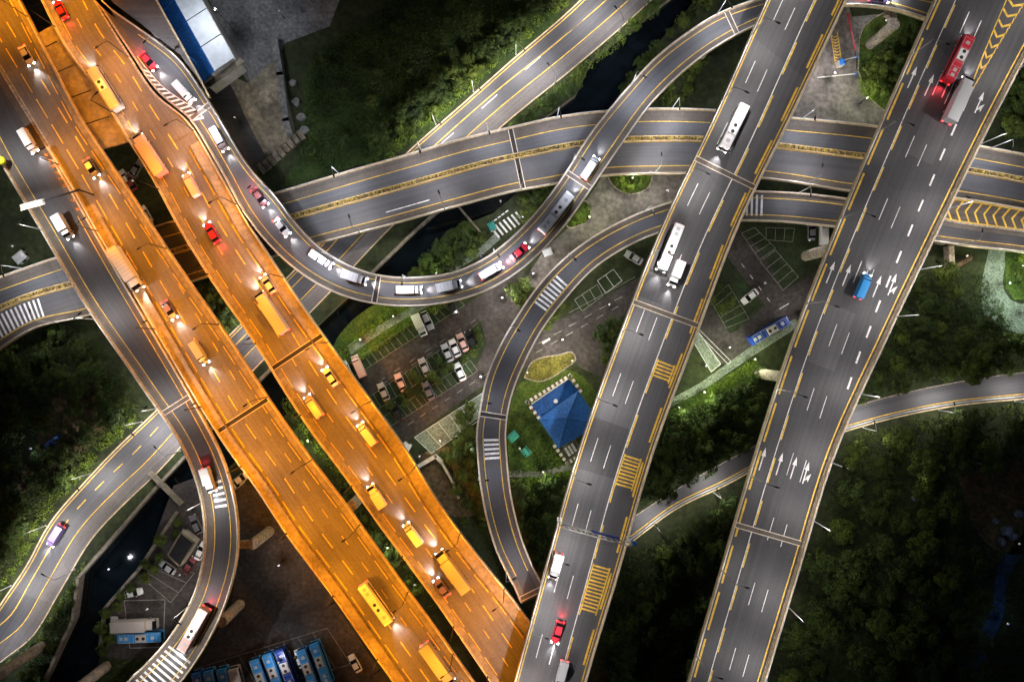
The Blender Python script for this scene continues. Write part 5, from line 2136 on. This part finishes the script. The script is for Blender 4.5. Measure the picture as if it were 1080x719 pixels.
def vplace(proto, x, y, sc, label, grp, cat, z=0.0):
    p = W(x, y, 0)
    p.z = z
    key = proto.name
    s3 = (sc, sc, sc * random.uniform(.85, 1.15))
    if key not in _used:
        _used[key] = 1
        proto.location = p
        proto.scale = s3
        proto.rotation_euler = (0, 0, random.uniform(0, 6.28))
        tag(proto, label, cat, grp)
        return proto
    c = copy_thing(proto, p, random.uniform(0, 6.28), label, grp, s3)
    c["category"] = cat
    return c


def grow(poly, step, protos, sc, label, grp, cat="tree", avoid_road=True):
    xs = [p[0] for p in poly]
    ys = [p[1] for p in poly]
    got = []
    tries = int((max(xs) - min(xs)) * (max(ys) - min(ys)) / (step * step) * 14)
    for _ in range(tries):
        x, y = random.uniform(min(xs), max(xs)), random.uniform(min(ys), max(ys))
        if not inpoly(x, y, poly):
            continue
        if any((x - a) ** 2 + (y - b) ** 2 < step * step for a, b in got):
            continue
        if inriver(x, y) or (avoid_road and roadmask(x, y)):
            continue
        got.append((x, y))
        vplace(random.choice(protos), x, y, random.uniform(*sc), label, grp, cat)
    return len(got)


nt_ = 0
nt_ += grow([(893, 470), (960, 448), (1090, 438), (1090, 480), (1010, 500), (1000, 560), (1040, 600), (1020, 735), (812, 735), (850, 600), (885, 520)], 25, [TP[0], TP[1], TP[2]], (.8, 1.25), "dark leafy tree in the wood right of the widest carriageway, below the forest road", "trees of the lower right wood")
nt_ += grow([(905, 290), (995, 290), (1030, 330), (1045, 352), (1090, 356), (1090, 388), (1000, 396), (900, 418), (890, 400), (915, 345)], 19, [TP[1], TP[2], TP[3]], (.65, 1.0), "rounded tree between the widest carriageway and the pale court, above the forest road", "trees above the forest road")
nt_ += grow([(712, 442), (750, 424), (800, 392), (800, 420), (778, 468), (720, 503), (672, 535), (690, 480)], 17, [TP[0], TP[2]], (.7, 1.0), "dark tree between the two grey carriageways, above the forest road", "trees between the grey carriageways")
nt_ += grow([(640, 620), (700, 575), (775, 525), (752, 610), (722, 735), (640, 735)], 22, [TP[2], TP[3], TP[0]], (.7, 1.0), "dark tree between the two grey carriageways, below the forest road", "trees between the grey carriageways")
nt_ += grow([(0, 375), (88, 345), (145, 425), (100, 470), (50, 525), (0, 590)], 23, [TP[0], TP[2]], (.65, 1.05), "dark tree in the scrub left of the lower river road", "trees in the left scrub")
nt_ += grow([(395, 178), (425, 150), (500, 84), (592, 0), (570, 0), (480, 74), (400, 145)], 12, [TP[0], TP[2], TP[3]], (.55, .85), "tree in the belt on the field side of the upper river road", "trees along the upper river road")
nt_ += grow([(545, 135), (612, 78), (690, 6), (706, 0), (624, 66), (606, 96), (560, 130)], 10, [TP[2], TP[3]], (.5, .8), "tree on the river bank beside the upper river road", "trees on the upper river banks")
nt_ += grow([(650, 106), (670, 76), (735, 2), (756, 4), (700, 44), (664, 86), (654, 105)], 10, [TP[2], TP[3]], (.5, .8), "tree on the river bank beside the rising S-curved ramp", "trees on the upper river banks")
nt_ += grow([(436, 296), (452, 270), (492, 240), (512, 252), (505, 262), (470, 285), (450, 288)], 11, [TP[2], TP[3]], (.6, .85), "tree in the clump inside the bend of the S-curved ramp", "trees inside the S-curve")
nt_ += grow([(548, 210), (565, 204), (590, 190), (596, 195), (578, 214), (556, 238), (549, 232)], 10, [TP[3], TP[2]], (.55, .75), "tree under the crossing of the S-curved ramp and the cross viaduct", "trees by the crossing")
nt_ += grow([(540, 298), (555, 290), (552, 310), (543, 322)], 10, [TP[3]], (.7, .9), "tree at the corner between the two curved ramps", "trees by the plaza")
nt_ += grow([(578, 330), (596, 322), (600, 326), (572, 344), (580, 336)], 10, [TP[3]], (.6, .8), "tree beside the bars of the dark curved ramp", "trees by the plaza")
nt_ += grow([(632, 350), (650, 335), (645, 362), (636, 385), (628, 372)], 10, [TP[2], TP[3]], (.6, .9), "tree against the centre-right carriageway above the blue hipped roof", "trees by the blue roof")
nt_ += grow([(905, 70), (925, 62), (955, 30), (975, 35), (945, 100), (930, 112), (912, 95)], 12, [TP[1], TP[2], TP[3]], (.6, .9), "tree on the round island between the two grey carriageways", "trees on the round island")
nt_ += grow([(640, 186), (684, 185), (680, 194), (660, 200)], 9, [TP[3]], (.5, .7), "tree on the half-moon island below the cross viaduct", "trees by the plaza")
nt_ += grow([(604, 232), (617, 218), (620, 228), (612, 236)], 8, [TP[3]], (.45, .6), "tree on the half-round island beside the S-curved ramp", "trees by the plaza")
nt_ += grow([(545, 505), (600, 505), (580, 560), (568, 600), (555, 560)], 17, [TP[0], TP[2]], (.6, .9), "dark tree below the garden path, between the curved ramp and the grey carriageway", "trees by the blue roof")
nt_ += grow([(1062, 264), (1090, 264), (1090, 312), (1072, 312)], 13, [TP[3]], (.5, .7), "tree on the lawn of the pale court", "trees by the pale court")
nt_ += grow([(1045, 90), (1090, 70), (1090, 150), (1050, 140)], 18, [TP[1], TP[2]], (.7, 1.0), "tree at the right edge above the cross viaduct", "trees at the upper right edge")
nt_ += grow([(470, 480), (500, 470), (502, 520), (512, 560), (485, 545)], 15, [TP[2], TP[3]], (.5, .8), "tree on the rough ground left of the dark curved ramp", "trees left of the dark ramp")
nt_ += grow([(480, 440), (500, 425), (500, 455), (488, 468)], 11, [TP[1]], (.5, .7), "tree beside the pale green bays", "trees left of the dark ramp")
nt_ += grow([(205, 300), (225, 292), (258, 340), (240, 352)], 11, [TP[2], TP[3]], (.5, .8), "tree in the gap between the orange carriageways above the river road", "trees between the orange carriageways")
nt_ += grow([(340, 500), (350, 510), (355, 515), (400, 550), (455, 620), (440, 622), (380, 555), (330, 490), (290, 430)], 11, [TP[3], TP[2]], (.4, .65), "small tree in the long gap between the orange carriageways", "trees between the orange carriageways")
nt_ += grow([(190, 536), (202, 546), (160, 606), (124, 646), (118, 690), (108, 690), (114, 645), (150, 600)], 12, [TP[3]], (.45, .7), "tree on the car park side of the lower river", "trees on the lower river banks")
nt_ += grow([(55, 640), (80, 612), (74, 650), (50, 700), (20, 719), (30, 690)], 13, [TP[3], TP[2]], (.4, .6), "tree on the grass between the lower river road and the river", "trees on the lower river banks")
nt_ += grow([(340, 60), (420, 20), (520, 10), (470, 60), (400, 120), (350, 165), (320, 170), (330, 100)], 30, [TP[2], TP[3]], (.35, .7), "lone dark tree in the field above the cross viaduct", "trees in the upper field")
nt_ += grow([(690, 90), (740, 60), (735, 100), (716, 112), (700, 110)], 12, [TP[3]], (.6, .8), "tree between the rising S-curve and the centre-right carriageway", "trees by the crossing")
nt_ += grow([(740, 300), (752, 292), (770, 318), (762, 338), (745, 320)], 11, [TP[3]], (.45, .6), "small tree on the dim bays right of the centre-right carriageway", "trees by the dim bays")
# round shrubs between parked cars
for i, (x, y) in enumerate([(436, 395), (430, 410), (442, 400), (462, 380), (468, 392), (470, 385), (456, 396), (440, 415), (428, 424), (424, 418), (500, 372), (502, 366), (505, 355), (503, 348), (412, 426), (395, 425), (463, 402), (490, 378), (476, 386), (506, 362)]):
    vplace(BP[i % 2], x, y, random.uniform(.8, 1.15), "round dark shrub between the cars of the parking lot", "shrubs of the parking lot", "shrub")


def hedge(pts, wd, h, m, label, n_per_m=34, z=0.0, world=None, size=.34, cat="hedge", name="hedge"):
    P = world if world else [W(*p) for p in pts]
    V = []
    tot = 0
    for a, b in zip(P[:-1], P[1:]):
        L_ = (b - a).length
        k = max(1, int(L_ / 1.1))
        for i in range(k):
            c = a.lerp(b, (i + random.random()) / k)
            nn = int(n_per_m * L_ / k * random.uniform(.6, 1.3))
            w_ = wd * random.uniform(.35, .55)
            hh = h * random.uniform(.7, 1.15)
            off = (b - a).normalized().orthogonal()
            c = c + Vector((random.uniform(-.3, .3) * wd * .5, random.uniform(-.3, .3) * wd * .5, 0))
            V.append(leaves(nn, np.array([c.x, c.y, c.z + hh * .55]), np.array([w_, w_, hh * .5]), size))
    base = P[0]
    V = np.concatenate(V) - np.array(base)
    me = leaf_mesh(name, V, m)
    o = bpy.data.objects.new(name, me)
    C.objects.link(o)
    o.location = base
    return tag(o, label, cat)


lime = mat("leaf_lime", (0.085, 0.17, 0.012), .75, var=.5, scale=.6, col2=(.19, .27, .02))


def offset_line(rd, s0, s1, d, step=3.0):
    out = []
    t = s0
    while t < s1:
        p = rd.pt(t, d)[0]
        out.append(p)
        t += step
    return out


kl = K_.find(160, 445)[0]
hedge(None, 3.0, 1.6, lime, "bright green hedge on the left verge of the lower river road", 60, world=offset_line(K_, 1, kl, ('x',) if False else (0.0, -2.2)))
hedge(None, 5.5, 2.4, leaf_m, "deep green shrub belt behind the bright verge hedge of the lower river road", 60, world=offset_line(K_, 1, kl, (0.0, -5.4)))
ku = K_.find(410, 220)[0]
hedge(None, 3.0, 1.8, lime, "green hedge on the field side of the upper river road", 60, world=offset_line(K_, ku, K_.len - 1, (0.0, -2.4)))
hedge(None, 3.0, 1.6, lime, "green hedge on the river side of the upper river road", 60, world=offset_line(K_, ku + 12, K_.len - 1, (1.0, 1.9)))
hedge(None, 2.4, 1.2, lime, "green hedge on the river side of the lower river road", 40, world=offset_line(K_, 1, K_.find(95, 590)[0], (1.0, 2.0)))
js = J_.find(885, 440)[0]
hedge(None, 3.4, 1.5, leaf_m, "hedge along the lower kerb of the forest road", 60, world=offset_line(J_, js, J_.len - 1, (1.0, 2.6)))
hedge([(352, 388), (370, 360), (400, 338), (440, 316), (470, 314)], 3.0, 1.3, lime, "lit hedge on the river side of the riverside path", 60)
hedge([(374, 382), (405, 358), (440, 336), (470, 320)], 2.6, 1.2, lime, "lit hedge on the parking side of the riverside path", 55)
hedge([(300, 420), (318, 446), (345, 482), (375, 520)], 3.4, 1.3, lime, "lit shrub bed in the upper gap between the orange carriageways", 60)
hedge([(392, 545), (412, 570), (430, 600), (452, 625)], 3.0, 1.2, leaf_m, "shrub bed in the lower gap between the orange carriageways", 50)
hedge([(742, 416), (770, 402), (792, 382)], 2.6, 1.0, lime, "lit hedge on the verge of the park path", 60)
hedge([(538, 510), (560, 506), (592, 500)], 2.4, 1.0, lime, "lit hedge below the garden path", 60)
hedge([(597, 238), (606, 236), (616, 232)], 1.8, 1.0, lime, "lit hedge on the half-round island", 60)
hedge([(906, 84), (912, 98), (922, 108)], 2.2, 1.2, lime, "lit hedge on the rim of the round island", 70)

# planted median of the cross viaduct: kerbed planter with yellowish shrubs
mpar = empty("median_planter", Vector(H_.C[0]), "long kerbed planter with yellowish shrubs along the middle of the cross viaduct", "planter")
mb = MB()
for a, b in (((0.455, -.6), (0.455, -.42)), ((0.455, .42), (0.455, .6))):
    H_.solid(mb, 0, H_.len, a, b, 0.0, .5, parapet_c)
H_.strip(mb, 0, H_.len, (0.455, -.42), (0.455, .42), .35, dirt_m)
fixnormals(mb.build("planter_kerb", mpar))
P = offset_line(H_, 0.5, H_.len - .5, (0.455, 0), 1.0)
V = []
for i, p in enumerate(P):
    for k in range(2):
        c = p + Vector((random.uniform(-.3, .3), random.uniform(-.2, .2), .75))
        if random.random() < .88:
            V.append(leaves(20, np.array(c), np.array([.5, .5, .45]) * random.uniform(.6, 1.2), .3))
me = leaf_mesh("median_shrubs", np.concatenate(V) - np.array(mpar.location), leaf_y)
o = bpy.data.objects.new("median_shrubs", me)
C.objects.link(o)
o.parent = mpar

# ground cover nobody could count: tufts and weeds over the dark ground
U = []
zones = [([(893, 470), (1090, 440), (1090, 735), (812, 735), (850, 600)], 5200), ([(640, 600), (775, 520), (722, 735), (636, 735)], 2600), ([(690, 430), (800, 395), (780, 470), (672, 535)], 1800),
         ([(0, 375), (95, 343), (150, 430), (0, 600)], 2800), ([(320, 170), (330, 60), (420, 0), (590, 0), (425, 158), (350, 182)], 5200), ([(890, 300), (1035, 285), (1090, 388), (890, 420)], 3000),
         ([(436, 296), (452, 262), (500, 235), (515, 252), (470, 290)], 900), ([(538, 500), (540, 430), (565, 445), (600, 490)], 700), ([(545, 505), (600, 505), (570, 600)], 900),
         ([(455, 480), (502, 460), (512, 560)], 800), ([(285, 400), (470, 640), (450, 640), (300, 440)], 900), ([(1045, 80), (1090, 60), (1090, 150)], 500), ([(20, 719), (80, 610), (70, 660), (45, 719)], 500),
         ([(905, 70), (975, 12), (935, 118)], 500), ([(60, 700), (180, 690), (130, 735)], 300)]
for poly, n in zones:
    xs = [p[0] for p in poly]
    ys = [p[1] for p in poly]
    X = rng.uniform(min(xs), max(xs), n * 3)
    Y = rng.uniform(min(ys), max(ys), n * 3)
    m = 0
    for x, y in zip(X, Y):
        if m >= n:
            break
        if inpoly(x, y, poly) and not (m % 7 == 0 and roadmask(x, y)):
            if roadmask(x, y) or inriver(x, y):
                continue
            p = W(x, y)
            U.append((p.x, p.y))
            m += 1
U = np.array(U)
n = len(U)
reps = 5
cen = np.repeat(np.c_[U, np.full(n, .3)], reps, 0) + rng.normal(size=(n * reps, 3)) * np.array([.45, .45, .15])
d = rng.normal(size=(n * reps, 3)) + np.array([0, 0, 1.0])
d /= np.linalg.norm(d, axis=1)[:, None]
u = np.cross(d, rng.normal(size=d.shape))
u /= np.linalg.norm(u, axis=1)[:, None]
v = np.cross(d, u)
s = rng.uniform(.2, .6, len(d))[:, None]
Q = np.stack([cen - u * s * .5, cen + v * s * .3, cen + u * s * .5, cen - v * s * .3], 1).reshape(-1, 3)
o = bpy.data.objects.new("undergrowth", leaf_mesh("undergrowth", Q, leaf_d))
C.objects.link(o)
tag(o, "weeds and low undergrowth covering the dark ground between the roads", "undergrowth", kind="stuff")
for pr in TP + BP:
    if pr.name not in _used:
        pr.location = (2000, 0, 0)
print("trees", nt_)
